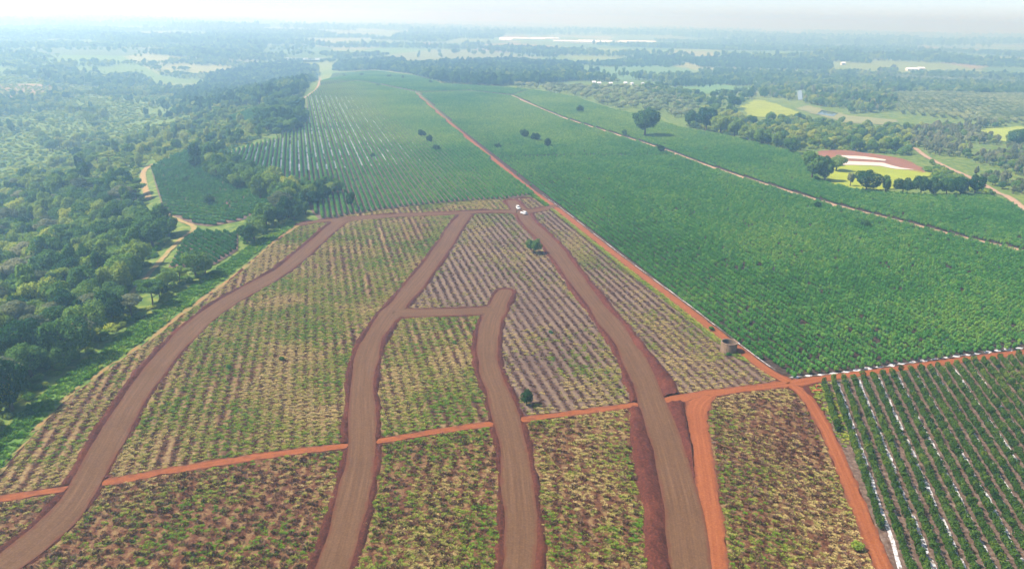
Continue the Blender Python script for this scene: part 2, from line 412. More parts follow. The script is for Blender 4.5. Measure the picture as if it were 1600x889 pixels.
def bank_material(name='dark_red_soil', k=1.0):
    t = NT(name); p = t.pos()
    n = t.noise(p, 1.7, 5, 0.7); m = t.noise(p, 0.06, 3)
    c = t.ramp(n, [(0.25, (0.020 * k, 0.0055 * k, 0.0045 * k, 1)), (0.5, (0.052 * k, 0.014 * k, 0.0095 * k, 1)), (0.74, (0.125 * k, 0.038 * k, 0.022 * k, 1))])
    c = t.mix(t.math('MULTIPLY', t.math('SUBTRACT', m, 0.5, True), 1.5), c, (0.16, 0.047, 0.024, 1))
    return t.principled(c, 0.95, 0.1, n, 0.25)
M_BANK = bank_material(); M_BANK2 = bank_material('worked_red_soil', 1.25)

for w, lab in zip(ROADS, ROAD_LABELS):
    others = [o for o in ROADS if o is not w]
    def sdf(P, w=w, others=others):
        f = f_roads(P); own = w.f(P); oth = np.min([o.f(P) for o in others], 0)
        return np.maximum(f + (fbm(P[:, 0] / 3, P[:, 1] / 3, 3, 2) - 0.5) * 0.5, own - oth)
    crown = lambda A, w=w: 0.16 + 0.0 * A[:, 0]
    region('gravel_road', sdf, bbox(w.L, 8), 2.0, 0.16, M_ROAD, {'lat': w.lat, 'lon': w.lon, 'edge': lambda A: -f_roads(A)}, label=lab)
for w, lab, m in zip(TRACKS, TRACK_LABELS, [M_RED, M_RED, M_RED, M_PALE, M_TAN, M_VALE, M_VALE, M_PALE, M_PALE]):
    others = [o for o in TRACKS if o is not w]
    def sdf(P, w=w, others=others):
        f = f_tracks(P) if w in TRACKS[:5] else w.f(P); own = w.f(P); oth = np.min([o.f(P) for o in others], 0)
        f = f + (fbm(P[:, 0] / 2.5, P[:, 1] / 2.5, 4, 3) - 0.5) * 1.7
        return np.maximum(np.maximum(f, own - oth), -f_roads(P) + 0.02)
    region('dirt_road', sdf, bbox(w.L, 6), 1.8, 0.30 if w in (Q_, Q2, W1, K1path) else 0.12, m, {'lat': w.lat, 'lon': w.lon, 'edge': (lambda A, w=w: -f_tracks(A))}, label=lab)
def bank_z(A):
    e = np.clip(np.minimum(-f_bank(A), f_roads(A) + 0.05) / 0.9, 0, 1)
    return 0.06 + e * (0.05 + 0.75 * fbm(A[:, 0] / 1.7, A[:, 1] / 1.7, 41, 3) ** 1.6 + 0.25 * np.sin(f_roads(A) * 2.6 + 2 * vnoise(A[:, 0] / 9, A[:, 1] / 9, 44)) ** 2 + 0.12 * np.clip(f_roads(A), 0, 2))
def bank_sdf(w, others):
    def sdf(P):
        own = w.fs(P); oth = np.min([o.fs(P) for o in others], 0)
        return np.maximum(np.maximum(np.maximum(f_bank(P), own - oth), -f_roads(P) - 0.25), -f_tracks(P))
    return sdf
for w, lab in zip(ROADS, ROAD_LABELS):
    region('banked_ground', bank_sdf(w, [o for o in ROADS if o is not w]), bbox(w.L, 12), 0.8, bank_z, M_BANK if w is not D_ else M_BANK2, label='loose dark red soil banked along the ' + ' '.join(lab.split()[:6]))

# ------------------------------------------------------------------ plots
def poly(pts): return np.array([at(*p) for p in pts])
def plot_material(name, az, soil, litter, straw, row=3.0):
    t = NT(name); p = t.pos()
    q = t.mapping(p, (1, 1, 1), az)
    sp = t.new('SeparateXYZ'); t.link(q, sp.inputs[0])
    n = t.noise(p, 0.7, 5, 0.65); big = t.noise(p, 0.035, 4)
    wob = t.noise(p, 0.35, 2)
    rows = t.math('SINE', t.math('ADD', t.math('MULTIPLY', sp.outputs[0], 2 * math.pi / row), t.math('MULTIPLY', wob, 2.5)))
    f = t.math('ADD', t.math('MULTIPLY', rows, 0.12 if az < 0 else 0.05), t.math('ADD', t.math('MULTIPLY', n, 0.55), t.math('MULTIPLY', t.noise(p, 2.4, 4, 0.7), 0.45)))
    c = t.ramp(f, [(0.36, soil), (0.49, litter), (0.63, straw)])
    c = t.mix(t.math('MULTIPLY', t.math('SUBTRACT', big, 0.42, True), 2.2, True), c, t.ramp(n, [(0.3, soil), (0.62, litter)]))
    return t.principled(c, 0.95, 0.1, n, 0.25)
SOIL, LIT, STRAW = (0.032, 0.010, 0.006, 1), (0.092, 0.044, 0.024, 1), (0.21, 0.145, 0.062, 1)
AZ1, AZ2, AZ3 = math.radians(-14.0), math.radians(3.5), math.radians(13.4)
PM = {a: plot_material('cut_plot_%d' % k, a, SOIL, LIT if k == 0 else (0.105, 0.041, 0.021, 1), STRAW) for k, a in enumerate((AZ1, AZ2, AZ3))}
M_MAUVE = plot_material('mauve_plot', AZ1, (0.045, 0.021, 0.017, 1), (0.098, 0.058, 0.046, 1), (0.165, 0.115, 0.075, 1))
PLOTS = [  # polygon (runs along road centres), row azimuth, green (0..1), brush density, label
    ([(-140, 905), (-10, 748), (100, 626), (235, 530), (335, 454), (425, 380), (468, 352), (535, 345), (487, 385), (440, 424), (330, 489), (241, 580), (174, 684), (120, 765), (0, 780), (-140, 800)], AZ1, 0.50, 0.75, 'cleared strip between the wood path and the curving road'),
    ([(120, 762), (174, 684), (241, 580), (330, 489), (440, 424), (487, 385), (535, 343), (728, 334), (693, 385), (626, 472), (578, 541), (567, 590), (565, 697), (430, 710), (300, 730)], AZ1, 0.62, 0.6, 'broad cleared plot with green and straw rows'),
    ([(567, 590), (578, 541), (602, 500), (617, 489), (765, 486), (761, 545), (780, 615), (797, 660), (566, 695)], AZ1, 0.58, 0.7, 'cleared plot enclosed by four brown roads'),
    ([(728, 335), (812, 332), (863, 385), (913, 454), (967, 524), (1000, 580), (1020, 630), (900, 645), (797, 660), (769, 590), (765, 503), (770, 487), (617, 489), (626, 472), (693, 385)], AZ1, 0.05, 1.15, 'mauve cleared plot between the bending road and the widest road'),
    ([(818, 332), (866, 323), (960, 397), (1130, 527), (1235, 600), (1020, 628), (1000, 580), (967, 524), (913, 454), (863, 385)], AZ1, 0.0, 1.15, 'dark cleared strip beside the concrete tank'),
    ([(-140, 800), (0, 780), (118, 762), (41, 858), (-60, 930), (-140, 960)], AZ2, 0.35, 1.0, 'small cleared corner below the orange track'),
    ([(118, 763), (300, 730), (430, 710), (565, 694), (560, 740), (540, 823), (519, 889), (480, 980), (-60, 980), (41, 858)], AZ2, 0.40, 1.0, 'straw-flecked cleared plot below the orange track'),
    ([(566, 693), (700, 672), (797, 658), (810, 771), (815, 823), (811, 889), (806, 980), (480, 980), (519, 889), (560, 740)], AZ2, 0.56, 0.85, 'cleared plot with bright weeds between two brown roads'),
    ([(797, 658), (1018, 630), (1066, 788), (1081, 889), (1100, 980), (806, 980), (815, 823), (805, 719)], AZ2, 0.52, 0.85, 'weedy cleared plot beside the widest road'),
    ([(1095, 625), (1235, 602), (1290, 672), (1345, 800), (1392, 915), (1420, 980), (1122, 980), (1119, 889), (1104, 760), (1092, 680)], AZ3, 0.24, 1.1, 'maroon and straw cleared plot between two orange tracks'),
    ([(472, 349), (540, 342), (700, 333), (806, 329), (795, 310), (740, 313), (640, 322), (560, 333), (488, 345)], AZ1, 0.70, 0.4, 'pale weedy strip above the far cross road'),
    ([(806, 329), (862, 321), (848, 310), (800, 311)], AZ1, 0.2, 1.0, 'small dark cleared triangle behind the white cars'),
]
plot_polys = [poly(p[0]) for p in PLOTS]
def plot_sdf(k):
    def sdf(P):
        return np.maximum(np.maximum(np.maximum(poly_sdf(P, plot_polys[k]), -f_roads(P) + 0.1), -f_bank(P)), -f_tracks(P))
    return sdf
for k, (pp, az, gr, br, lab) in enumerate(PLOTS):
    region('cleared_field', plot_sdf(k), bbox(plot_polys[k], 2), 2.0, 0.05, M_MAUVE if k in (3, 4, 11) else PM[az], label=lab)

BASE = poly([(-150, 990), (-150, 908), (-10, 748), (100, 626), (235, 530), (335, 454), (425, 380), (466, 350), (560, 333), (795, 307), (850, 308), (880, 330), (1130, 524), (1240, 594), (1310, 592), (1330, 680), (1370, 800), (1440, 990)])
region('soil_ground', lambda P: poly_sdf(P, BASE), bbox(BASE, 3), 4.0, 0.02, M_BANK, label='bare dark red soil under the cleared plots')
# ------------------------------------------------------------------ coffee fields
COFFEE = {
  'K1': [(478, 300), (420, 292), (352, 262), (352, 240), (440, 214), (476, 192), (480, 170), (478, 152), (500, 136), (560, 128), (650, 146), (760, 240), (838, 304), (790, 312), (740, 314), (640, 323), (560, 334), (500, 345), (486, 330)],
  'K2': [(655, 146), (730, 143), (800, 151), (870, 181), (960, 210), (1030, 232), (1180, 284), (1300, 320), (1420, 350), (1600, 393), (1760, 430), (1760, 528), (1600, 550), (1400, 577), (1240, 599), (1130, 527), (960, 397), (870, 326), (760, 240)],
  'K3': [(800, 150), (870, 181), (960, 210), (1030, 232), (1180, 284), (1300, 320), (1420, 350), (1600, 393), (1720, 420), (1700, 345), (1600, 325), (1540, 305), (1450, 307), (1330, 297), (1285, 284), (1262, 262), (1248, 240), (1200, 229), (1130, 212), (1060, 200), (1010, 183), (960, 173), (900, 153), (830, 141)],
  'K4': [(1278, 596), (1400, 578), (1600, 551), (1760, 530), (1900, 700), (1900, 980), (1430, 980), (1392, 905), (1330, 750), (1296, 672)],
  'K5': [(235, 262), (290, 238), (345, 262), (420, 300), (428, 318), (380, 345), (330, 355), (305, 352), (258, 335), (246, 300)],
  'K6': [(306, 362), (372, 366), (372, 392), (330, 418), (262, 420), (282, 385)],
  'K8': [(500, 128), (520, 115), (600, 113), (645, 119), (690, 132), (790, 138), (826, 141), (800, 149), (730, 142), (655, 145), (560, 127), (500, 135)],
  'K7': [(352, 185), (400, 168), (418, 180), (420, 192), (395, 200)],
}
KP = {k: poly(v) for k, v in COFFEE.items()}
def soil_material(name='coffee_soil', k=1.0):
    t = NT(name); p = t.pos(); n = t.noise(p, 0.8, 5, 0.65)
    c = t.ramp(n, [(0.3, (0.050 * k, 0.028 * k, 0.020 * k, 1)), (0.5, (0.105 * k, 0.066 * k, 0.050 * k, 1)), (0.75, (0.22 * k, 0.165 * k, 0.13 * k, 1))])
    return t.principled(c, 0.95, 0.1, n, 0.2)
M_SOIL = soil_material(); M_SOIL2 = soil_material('shaded_coffee_soil', 0.4)  # second soil is a darker copy, shade between the bushes put into its colour
K_LAB = {'K1': 'brown litter floor of the coffee field with pale stripes', 'K2': 'shaded soil of the large dense coffee field', 'K3': 'soil of the coffee field beyond the pale track', 'K4': 'brown litter floor of the striped coffee plot',
         'K5': 'soil of the small coffee plot in the valley', 'K6': 'soil of the coffee patch beside the valley path', 'K8': 'soil of the coffee block on the far crest', 'K7': 'soil of the small far coffee plot above the valley'}
def k_sdf(k):
    def sdf(P): return np.maximum(np.maximum(np.maximum(poly_sdf(P, KP[k]), -f_tracks(P)), -f_roads(P)), -f_bank(P) - 0.3)
    return sdf
for k in COFFEE:
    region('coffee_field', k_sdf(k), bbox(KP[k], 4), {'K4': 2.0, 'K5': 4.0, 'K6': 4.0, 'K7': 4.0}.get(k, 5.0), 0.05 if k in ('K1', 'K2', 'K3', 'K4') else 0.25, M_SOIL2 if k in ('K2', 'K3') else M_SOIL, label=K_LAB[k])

# grass verge between the wood path and the wood, grass corner by the crossing
M_VERGE = plain('verge_green', (0.085, 0.155, 0.03, 1), 0.95, 0.1, 0.45, 0.6)
VERGE = poly([(-160, 905), (-40, 775), (60, 660), (160, 575), (230, 527), (330, 452), (425, 377), (463, 352), (452, 345), (400, 378), (310, 440), (215, 505), (140, 560), (40, 640), (-60, 745), (-200, 880)])
region('verge_land', lambda P: np.maximum(np.maximum(poly_sdf(P, VERGE), -f_tracks(P)), -f_bank(P)), bbox(VERGE, 3), 2.5, 0.10, M_VERGE, label='bright green grass verge under the wood')
CORNER = poly([(1262, 604), (1296, 598), (1312, 640), (1330, 690), (1318, 700), (1290, 650)])
# ------------------------------------------------------------------ far patches
PATCHES = [
    ([(1165, 182), (1160, 166), (1182, 156), (1215, 163), (1246, 176), (1240, 186)], (0.21, 0.24, 0.028, 1), 'bright yellow-green meadow before the far woods'),
    ([(1292, 292), (1300, 262), (1340, 256), (1400, 262), (1452, 272), (1450, 284), (1400, 296), (1330, 297)], (0.22, 0.25, 0.022, 1), 'bright yellow-green paddock behind the row of dark trees'),
    ([(1276, 246), (1282, 235), (1330, 237), (1400, 247), (1440, 263), (1436, 270), (1395, 262), (1330, 256)], (0.20, 0.085, 0.05, 1), 'bare red ground with white sand streaks'),
    ([(1532, 214), (1540, 203), (1590, 198), (1660, 205), (1620, 222), (1570, 222)], (0.22, 0.26, 0.04, 1), 'small yellow-green meadow among grey-green trees'),
    ([(905, 122), (915, 106), (1010, 103), (1080, 107), (1060, 120), (960, 126)], (0.10, 0.17, 0.06, 1), 'flat green field before the far tree belt'),
    ([(560, 98), (600, 88), (680, 78), (760, 80), (850, 91), (800, 97), (700, 97)], (0.15, 0.17, 0.065, 1), 'pale straw field beyond the crest wood'),
    ([(0, 152), (0, 132), (60, 132), (108, 138), (60, 152)], (0.24, 0.16, 0.08, 1), 'tan field at the far side of the valley'),
    ([(0, 88), (0, 78), (120, 74), (260, 78), (200, 88)], (0.085, 0.11, 0.04, 1), 'pale strip of fields in the hazy distance'),
    ([(410, 88), (420, 72), (470, 70), (520, 76), (500, 90)], (0.08, 0.125, 0.04, 1), 'pale green field beside the bright pond'),
    ([(150, 205), (190, 160), (225, 165), (215, 200), (180, 215)], (0.20, 0.22, 0.06, 1), 'sunlit grassy clearing in the valley'),
    ([(-40, 310), (0, 215), (50, 212), (70, 240), (30, 290), (0, 320)], (0.18, 0.22, 0.05, 1), 'sunlit grassy slope at the valley side'),
    ([(60, 215), (90, 180), (130, 190), (120, 225)], (0.16, 0.20, 0.05, 1), 'grassy gap between the valley trees'),
    ([(1240, 170), (1262, 166), (1330, 182), (1400, 188), (1395, 196), (1320, 192)], (0.18, 0.18, 0.08, 1), 'dry verge along the far lane'),
    ([(1190, 140), (1180, 128), (1170, 142), (1100, 148), (1050, 140), (1060, 136), (1120, 132)], (0.10, 0.18, 0.06, 1), 'green field below the far hedge'),
]
patch_polys = []
for pts, col, lab in PATCHES:
    G = poly(pts); patch_polys.append(G)
    span = max(np.ptp(G[:, 0]), np.ptp(G[:, 1]))
    if 'valley' in lab and 'far side' not in lab: continue
    m = plain('meadow', col, 0.95, 0.1, 0.35, 0.05)
    region('open_field', lambda P, G=G: poly_sdf(P, G) + (fbm(P[:, 0] / 14, P[:, 1] / 14, 8, 2) - 0.5) * 12, bbox(G, 10), max(4.0, span / 60), 0.5, m, label=lab)

# ponds: real water that mirrors the pale sky
tw = NT('pond_water'); pw = tw.new('BsdfPrincipled'); pw.inputs['Base Color'].default_value = (0.05, 0.06, 0.06, 1); pw.inputs['Roughness'].default_value = 0.06
pw.inputs['IOR'].default_value = 1.33; tw.link(pw.outputs[0], tw.out.inputs[0]); M_WATER = tw.m
def flat_sheet(name, pts, z_up, mat, label):
    G = poly(pts); z = H(G[:, 0], G[:, 1]).max() + z_up
    me = bpy.data.meshes.new(name); me.from_pydata([(x, y, z) for x, y in G], [], [list(range(len(G)))]); me.update()
    if me.polygons[0].normal.z < 0: me.flip_normals()
    o = link_mesh(name, me, None, mat); tag(o, label, kind='structure'); return G
POND = flat_sheet('pond_water', [(445, 97.5), (447, 91), (512, 91.5), (516, 94), (500, 97.5)], 0.6, M_WATER, 'bright pond reflecting the pale sky beyond the wood')
POND2 = flat_sheet('pond_water', [(1276, 179), (1284, 173), (1310, 178), (1302, 183)], 0.6, M_WATER, 'small bright pond between far trees')
POND3 = flat_sheet('pond_water', [(1247, 157), (1245, 147), (1252, 146), (1254, 157)], 0.6, M_WATER, 'narrow bright pool among far trees')
M_SAND = plain('white_sand', (0.48, 0.39, 0.33, 1), 0.9, 0.2, 0.08, 0.2)
def sand(pts, lab):
    G = poly(pts); region('sand_land', lambda P: poly_sdf(P, G) + (fbm(P[:, 0] / 4, P[:, 1] / 4, 12, 2) - 0.5) * 2, bbox(G, 4), 1.5, 0.75, M_SAND, label=lab)
sand([(1308, 249), (1310, 244), (1350, 246), (1384, 251), (1382, 253), (1340, 250)], 'upper white sand streak on bare red ground')
sand([(1312, 259), (1312, 253), (1380, 256), (1404, 263), (1430, 267), (1400, 266), (1375, 261)], 'lower white sand streak on bare red ground')

# ------------------------------------------------------------------ plant shapes
def leaf_quads(C, Nn, size, rg, asp=0.6):
    n = len(C); Nn = Nn / np.linalg.norm(Nn, axis=1)[:, None]
    r = rg.normal(size=(n, 3)); U = np.cross(Nn, r); U /= np.linalg.norm(U, axis=1)[:, None]; W = np.cross(Nn, U)
    s = size * rg.uniform(0.6, 1.3, n)[:, None]
    b = Nn * s * 0.25
    V = np.stack([C + U * s, C + W * s * asp + b, C - U * s, C - W * s * asp + b * 0.3], 1).reshape(-1, 3)
    return V, np.arange(len(V)).reshape(-1, 4)
def crown(seed, rx, rz, zc, n, leaf, nb=10, spread=0.62, flatten=1.0, core=0.45, br=(0.34, 0.55)):
    rg = np.random.default_rng(seed); S = np.array([rx, rx, rz])
    d = rg.normal(size=(nb, 3)); d /= np.linalg.norm(d, axis=1)[:, None]
    d[:, 2] = d[:, 2] * 0.75 + 0.12
    B = d * spread * rg.uniform(0.55, 1.0, nb)[:, None]; rad = rg.uniform(br[0], br[1], nb)
    B = np.vstack([B, [[0, 0, 0]]]); rad = np.append(rad, core)
    per = (rad ** 2 / (rad ** 2).sum() * n * 1.5).astype(int); C = []; Nn = []
    for k in range(len(B)):
        u = rg.normal(size=(per[k], 3)); u /= np.linalg.norm(u, axis=1)[:, None]
        p = B[k] + u * (rad[k] * rg.uniform(0.72, 1.06, per[k]) * (1 + 0.12 * np.sin(u[:, 0] * 7 + k) * np.sin(u[:, 1] * 6)))[:, None]
        keep = np.ones(per[k], bool)
        for j in range(len(B)):
            if j != k: keep &= np.linalg.norm(p - B[j], axis=1) > rad[j] * 0.8
        C.append(p[keep]); Nn.append(u[keep])
    C = np.vstack(C) * S; Nn = np.vstack(Nn) / S * rx
    C[:, 2] *= flatten; C[:, 2] += zc
    Nn = Nn / np.linalg.norm(Nn, axis=1)[:, None] + rg.normal(size=C.shape) * 0.42 + np.array([0, 0, 0.25])
    return leaf_quads(C, Nn, leaf, rg)
def tube(path, rad, sides=7):
    path = np.array(path, float); V = []; Fq = []
    for i, (p, r) in enumerate(zip(path, rad)):
        t = path[min(i + 1, len(path) - 1)] - path[max(i - 1, 0)]; t /= np.linalg.norm(t)
        a = np.cross(t, [0.3, 1, 0.2]); a /= np.linalg.norm(a); b = np.cross(t, a)
        for k in range(sides):
            w = 2 * math.pi * k / sides; V.append(p + (a * math.cos(w) + b * math.sin(w)) * r)
        if i:
            for k in range(sides):
                k2 = (k + 1) % sides; Fq.append([(i - 1) * sides + k, (i - 1) * sides + k2, i * sides + k2, i * sides + k])
    return np.array(V), np.array(Fq)
def trunk(seed, h, r, spread, nl=5):
    rg = np.random.default_rng(seed); V, Fq = tube([(0, 0, -0.4), (0.1, 0, h * 0.25), (-0.1, 0.1, h * 0.55), (0, 0, h * 0.9)], [r * 1.5, r, r * 0.8, r * 0.25])
    for k in range(nl):
        a = 2 * math.pi * (k + rg.uniform(0, 0.6)) / nl; z0 = h * rg.uniform(0.3, 0.55); l = spread * rg.uniform(0.55, 0.85)
        e = np.array([math.cos(a) * l, math.sin(a) * l, z0 + h * rg.uniform(0.15, 0.35)]); mid = np.array([math.cos(a) * l * 0.45, math.sin(a) * l * 0.45, z0 + (e[2] - z0) * 0.65])
        V2, F2 = tube([(0, 0, z0), mid, e], [r * 0.5, r * 0.35, r * 0.1], 5); Fq = np.vstack([Fq, F2 + len(V)]); V = np.vstack([V, V2])
    return V, Fq
class Species: pass
def make_tree(seed, mat, rx, h, zfrac, n, leaf, **kw):
    s = Species(); rz = h * zfrac / 2 * 1.08; zc = h - rz * 0.98
    V, Fq = crown(seed, rx, rz, zc, n, leaf, **kw)
    s.crown = np_mesh('crown', V, Fq); s.crown.materials.append(mat)
    tv, tf = trunk(seed + 50, h * 0.85, 0.028 * h, rx, 5)
    s.trunk = np_mesh('trunk', tv, tf); s.trunk.materials.append(M_BARK); smooth(s.trunk)
    joined = np_mesh('tree_shape', np.vstack([V, tv]), np.vstack([Fq, tf + len(V)]))
    joined.materials.append(mat); joined.materials.append(M_BARK)
    mi = np.zeros(len(joined.polygons), np.int32); mi[len(Fq):] = 1; joined.polygons.foreach_set('material_index', mi)
    s.joined = joined; s.h = h; s.rx = rx
    return s
SP = [make_tree(100 + k, M_LEAF, 5.2 + 0.7 * (k % 3), 11 + (k % 4), 0.90, 5200, 0.35, nb=19 + 2 * k, spread=0.74, br=(0.19, 0.42), core=0.5) for k in range(5)]          # 0-4 broad round
SP += [make_tree(120 + k, M_LEAF, 3.8, 15, 0.90, 3400, 0.38, nb=10, spread=0.7, br=(0.28, 0.45)) for k in range(2)]          # 5-6 tall
SP += [make_tree(130 + k, M_GREY, 6.5, 11, 0.55, 3000, 0.36, nb=14, spread=0.75, br=(0.24, 0.4), core=0.3) for k in range(2)]  # 7-8 grey, wide
SP += [make_tree(140 + k, M_LEAF, 6.6, 10, 0.42, 3000, 0.38, nb=13, spread=0.78, br=(0.22, 0.38), core=0.3) for k in range(2)] # 9-10 flat-topped
SP += [make_tree(150 + k, M_OLIVE, 3.6, 6.5, 0.72, 1500, 0.34, nb=9) for k in range(3)]                                       # 11-13 orchard
SP += [make_tree(160 + k, M_SHRUB, 2.6, 3.6, 0.95, 900, 0.30, nb=8) for k in range(3)]                                        # 14-16 shrubs
SP += [make_tree(170 + k, M_GREY, 3.4, 13, 0.8, 2200, 0.36, nb=10, spread=0.7, br=(0.28, 0.45)) for k in range(2)]            # 17-18 grey-green tall

protos = bpy.data.collections.new('plant_shapes')
def proto_coll(name, meshes):
    c = bpy.data.collections.new(name)
    for k, me in enumerate(meshes):
        o = bpy.data.objects.new('%s_%02d' % (name, k), me); c.objects.link(o)
    return c
TREE_COLL = proto_coll('tree_shape', [s.joined for s in SP])
def bush_mesh(seed, rx=0.98, h=2.3, n=330, leaf=0.21, mat=M_COFFEE):
    V, Fq = crown(seed, rx, h * 0.52, h * 0.55, n, leaf, nb=9, spread=0.6, br=(0.35, 0.52), core=0.55)
    tv, tf = tube([(0, 0, -0.1), (0, 0, h * 0.6)], [0.06, 0.03], 5)
    me = np_mesh('coffee_bush', np.vstack([V, tv]), np.vstack([Fq, tf + len(V)])); me.materials.append(mat); me.materials.append(M_BARK)
    mi = np.zeros(len(me.polygons), np.int32); mi[len(Fq):] = 1; me.polygons.foreach_set('material_index', mi); return me
BUSH = [bush_mesh(200 + k, 0.92 + 0.06 * (k % 3), 2.2 + 0.12 * (k % 4)) for k in range(6)] + [bush_mesh(230 + k, 0.84 + 0.09 * (k % 3), 2.1 + 0.2 * (k % 4), 380, 0.19, M_COFFEE2) for k in range(6)]
BUSH_COLL = proto_coll('coffee_shape', BUSH)
def tuft(seed, mat, n, r, h, wid, lean=0.5, flatl=0.0):
    rg = np.random.default_rng(seed); a = rg.uniform(0, 6.283, n); rr = r * np.sqrt(rg.uniform(0, 1, n))
    b = np.c_[rr * np.cos(a), rr * np.sin(a), np.zeros(n)]; a2 = a + rg.normal(0, 0.8, n); hh = h * rg.uniform(0.4, 1.1, n) * (1 - 0.5 * (rr / r) ** 2)
    tip = b + np.c_[np.cos(a2) * lean * hh, np.sin(a2) * lean * hh, hh]
    s = np.c_[-np.sin(a2), np.cos(a2), np.zeros(n)] * wid * rg.uniform(0.6, 1.3, n)[:, None]
    mid = (b + tip) / 2 + np.array([0, 0, 0.12 * h])
    V = np.stack([b, mid + s, tip, mid - s], 1).reshape(-1, 3)
    me = np_mesh('tuft', V, np.arange(len(V)).reshape(-1, 4)); me.materials.append(mat); return me
WEED = [tuft(300 + k, M_WEED, 34, 0.62, 0.42, 0.13, 1.2) for k in range(4)]
BRUSH = [tuft(320 + k, M_BRUSH, 46, 0.62, 0.62, 0.075, 0.7) for k in range(4)]
GRASS = [tuft(340 + k, M_GRASS, 40, 0.8, 0.7, 0.15, 0.9) for k in range(3)]
WEED_COLL = proto_coll('weed_shape', WEED); BRUSH_COLL = proto_coll('brush_shape', BRUSH); GRASS_COLL = proto_coll('grass_shape', GRASS)

_groups = {}
def scatter_group(coll):
    if coll.name in _groups: return _groups[coll.name]
    ng = bpy.data.node_groups.new('scatter_' + coll.name, 'GeometryNodeTree')
    ng.interface.new_socket('Geometry', in_out='INPUT', socket_type='NodeSocketGeometry'); ng.interface.new_socket('Geometry', in_out='OUTPUT', socket_type='NodeSocketGeometry')
    n = ng.nodes; gi = n.new('NodeGroupInput'); go = n.new('NodeGroupOutput'); ip = n.new('GeometryNodeInstanceOnPoints'); ci = n.new('GeometryNodeCollectionInfo')
    ci.inputs['Collection'].default_value = coll; ci.inputs['Separate Children'].default_value = True; ci.inputs['Reset Children'].default_value = True
    def na(name, typ):
        a = n.new('GeometryNodeInputNamedAttribute'); a.data_type = typ; a.inputs['Name'].default_value = name; return a.outputs['Attribute']
    L = ng.links.new
    L(gi.outputs[0], ip.inputs['Points']); L(ci.outputs[0], ip.inputs['Instance']); ip.inputs['Pick Instance'].default_value = True
    L(na('ix', 'INT'), ip.inputs['Instance Index']); L(na('rot', 'FLOAT_VECTOR'), ip.inputs['Rotation']); L(na('scl', 'FLOAT_VECTOR'), ip.inputs['Scale'])
    L(ip.outputs[0], go.inputs[0]); _groups[coll.name] = ng
    return ng
def scatter(name, P, ix, rotz, scl, tint, coll, label, tilt=0.0):
    n = len(P); me = bpy.data.meshes.new(name); me.vertices.add(n); me.vertices.foreach_set('co', np.ascontiguousarray(P, dtype=np.float32).ravel())
    a = me.attributes.new('ix', 'INT', 'POINT'); a.data.foreach_set('value', np.ascontiguousarray(ix, dtype=np.int32))
    R = np.c_[rng.normal(0, 1, n) * tilt, rng.normal(0, 1, n) * tilt, rotz]
    S = scl if scl.ndim == 2 else np.repeat(scl[:, None], 3, 1)
    for k, v in (('rot', R), ('scl', S)):
        a = me.attributes.new(k, 'FLOAT_VECTOR', 'POINT'); a.data.foreach_set('vector', np.ascontiguousarray(v, dtype=np.float32).ravel())
    set_attr(me, 'tint', tint); me.update()
    o = link_mesh(name, me); md = o.modifiers.new('scatter', 'NODES'); md.node_group = scatter_group(coll)
    tag(o, label, kind='stuff'); return o

def in_view(P, mx=140, my=160):
    P3 = P if P.shape[1] == 3 else np.c_[P, H(P[:, 0], P[:, 1])]
    x, y, z = project(P3)
    return (z > 20) & (x > -mx) & (x < 1600 + mx) & (y > -200) & (y < 889 + my)

# ------------------------------------------------------------------ rows of coffee
def lattice(G, az, row, step, off=(0, 0), jit=0.06, rg=rng):
    """points on rows of azimuth az covering polygon box; returns points, row number, number along row"""
    u = np.array([math.sin(az), math.cos(az)]); v = np.array([math.cos(az), -math.sin(az)])
    a = (G - off) @ u; b = (G - off) @ v
    I = np.arange(math.floor(a.min() / step), math.ceil(a.max() / step) + 1); J = np.arange(math.floor(b.min() / row), math.ceil(b.max() / row) + 1)
    ii, jj = np.meshgrid(I, J); ii = ii.ravel(); jj = jj.ravel()
    P = off + (ii * step)[:, None] * u + ((jj + 0.5) * row)[:, None] * v
    return P + rg.normal(0, jit, P.shape), jj, ii
S2 = flat(1341, 596)      # a white aisle of the near striped plot
S1k = flat(466, 230)      # a white aisle of the far striped field
specs = {'K1': (AZ1 - 0.02, 3.0, 1.4, S1k, 0.54, 0.98), 'K2': (AZ1, 3.0, 1.75, S1k, 0.48, 0.92), 'K3': (AZ1, 3.0, 1.75, S1k, 0.52, 0.92), 'K4': (AZ3, 3.0, 1.42, S2, 0.40, 1.03),
         'K5': (math.radians(-62), 4.6, 1.3, flat(300, 300), 0.36, 0.95), 'K6': (math.radians(-40), 2.6, 1.8, flat(300, 390), 0.2, 0.95), 'K7': (math.radians(-50), 5.0, 1.8, flat(390, 185), 0.40, 0.95), 'K8': (AZ1, 3.0, 2.2, S1k, 0.55, 1.0)}
allP, allix, allrz, allsc, alltint = [], [], [], [], []
near_bush = None
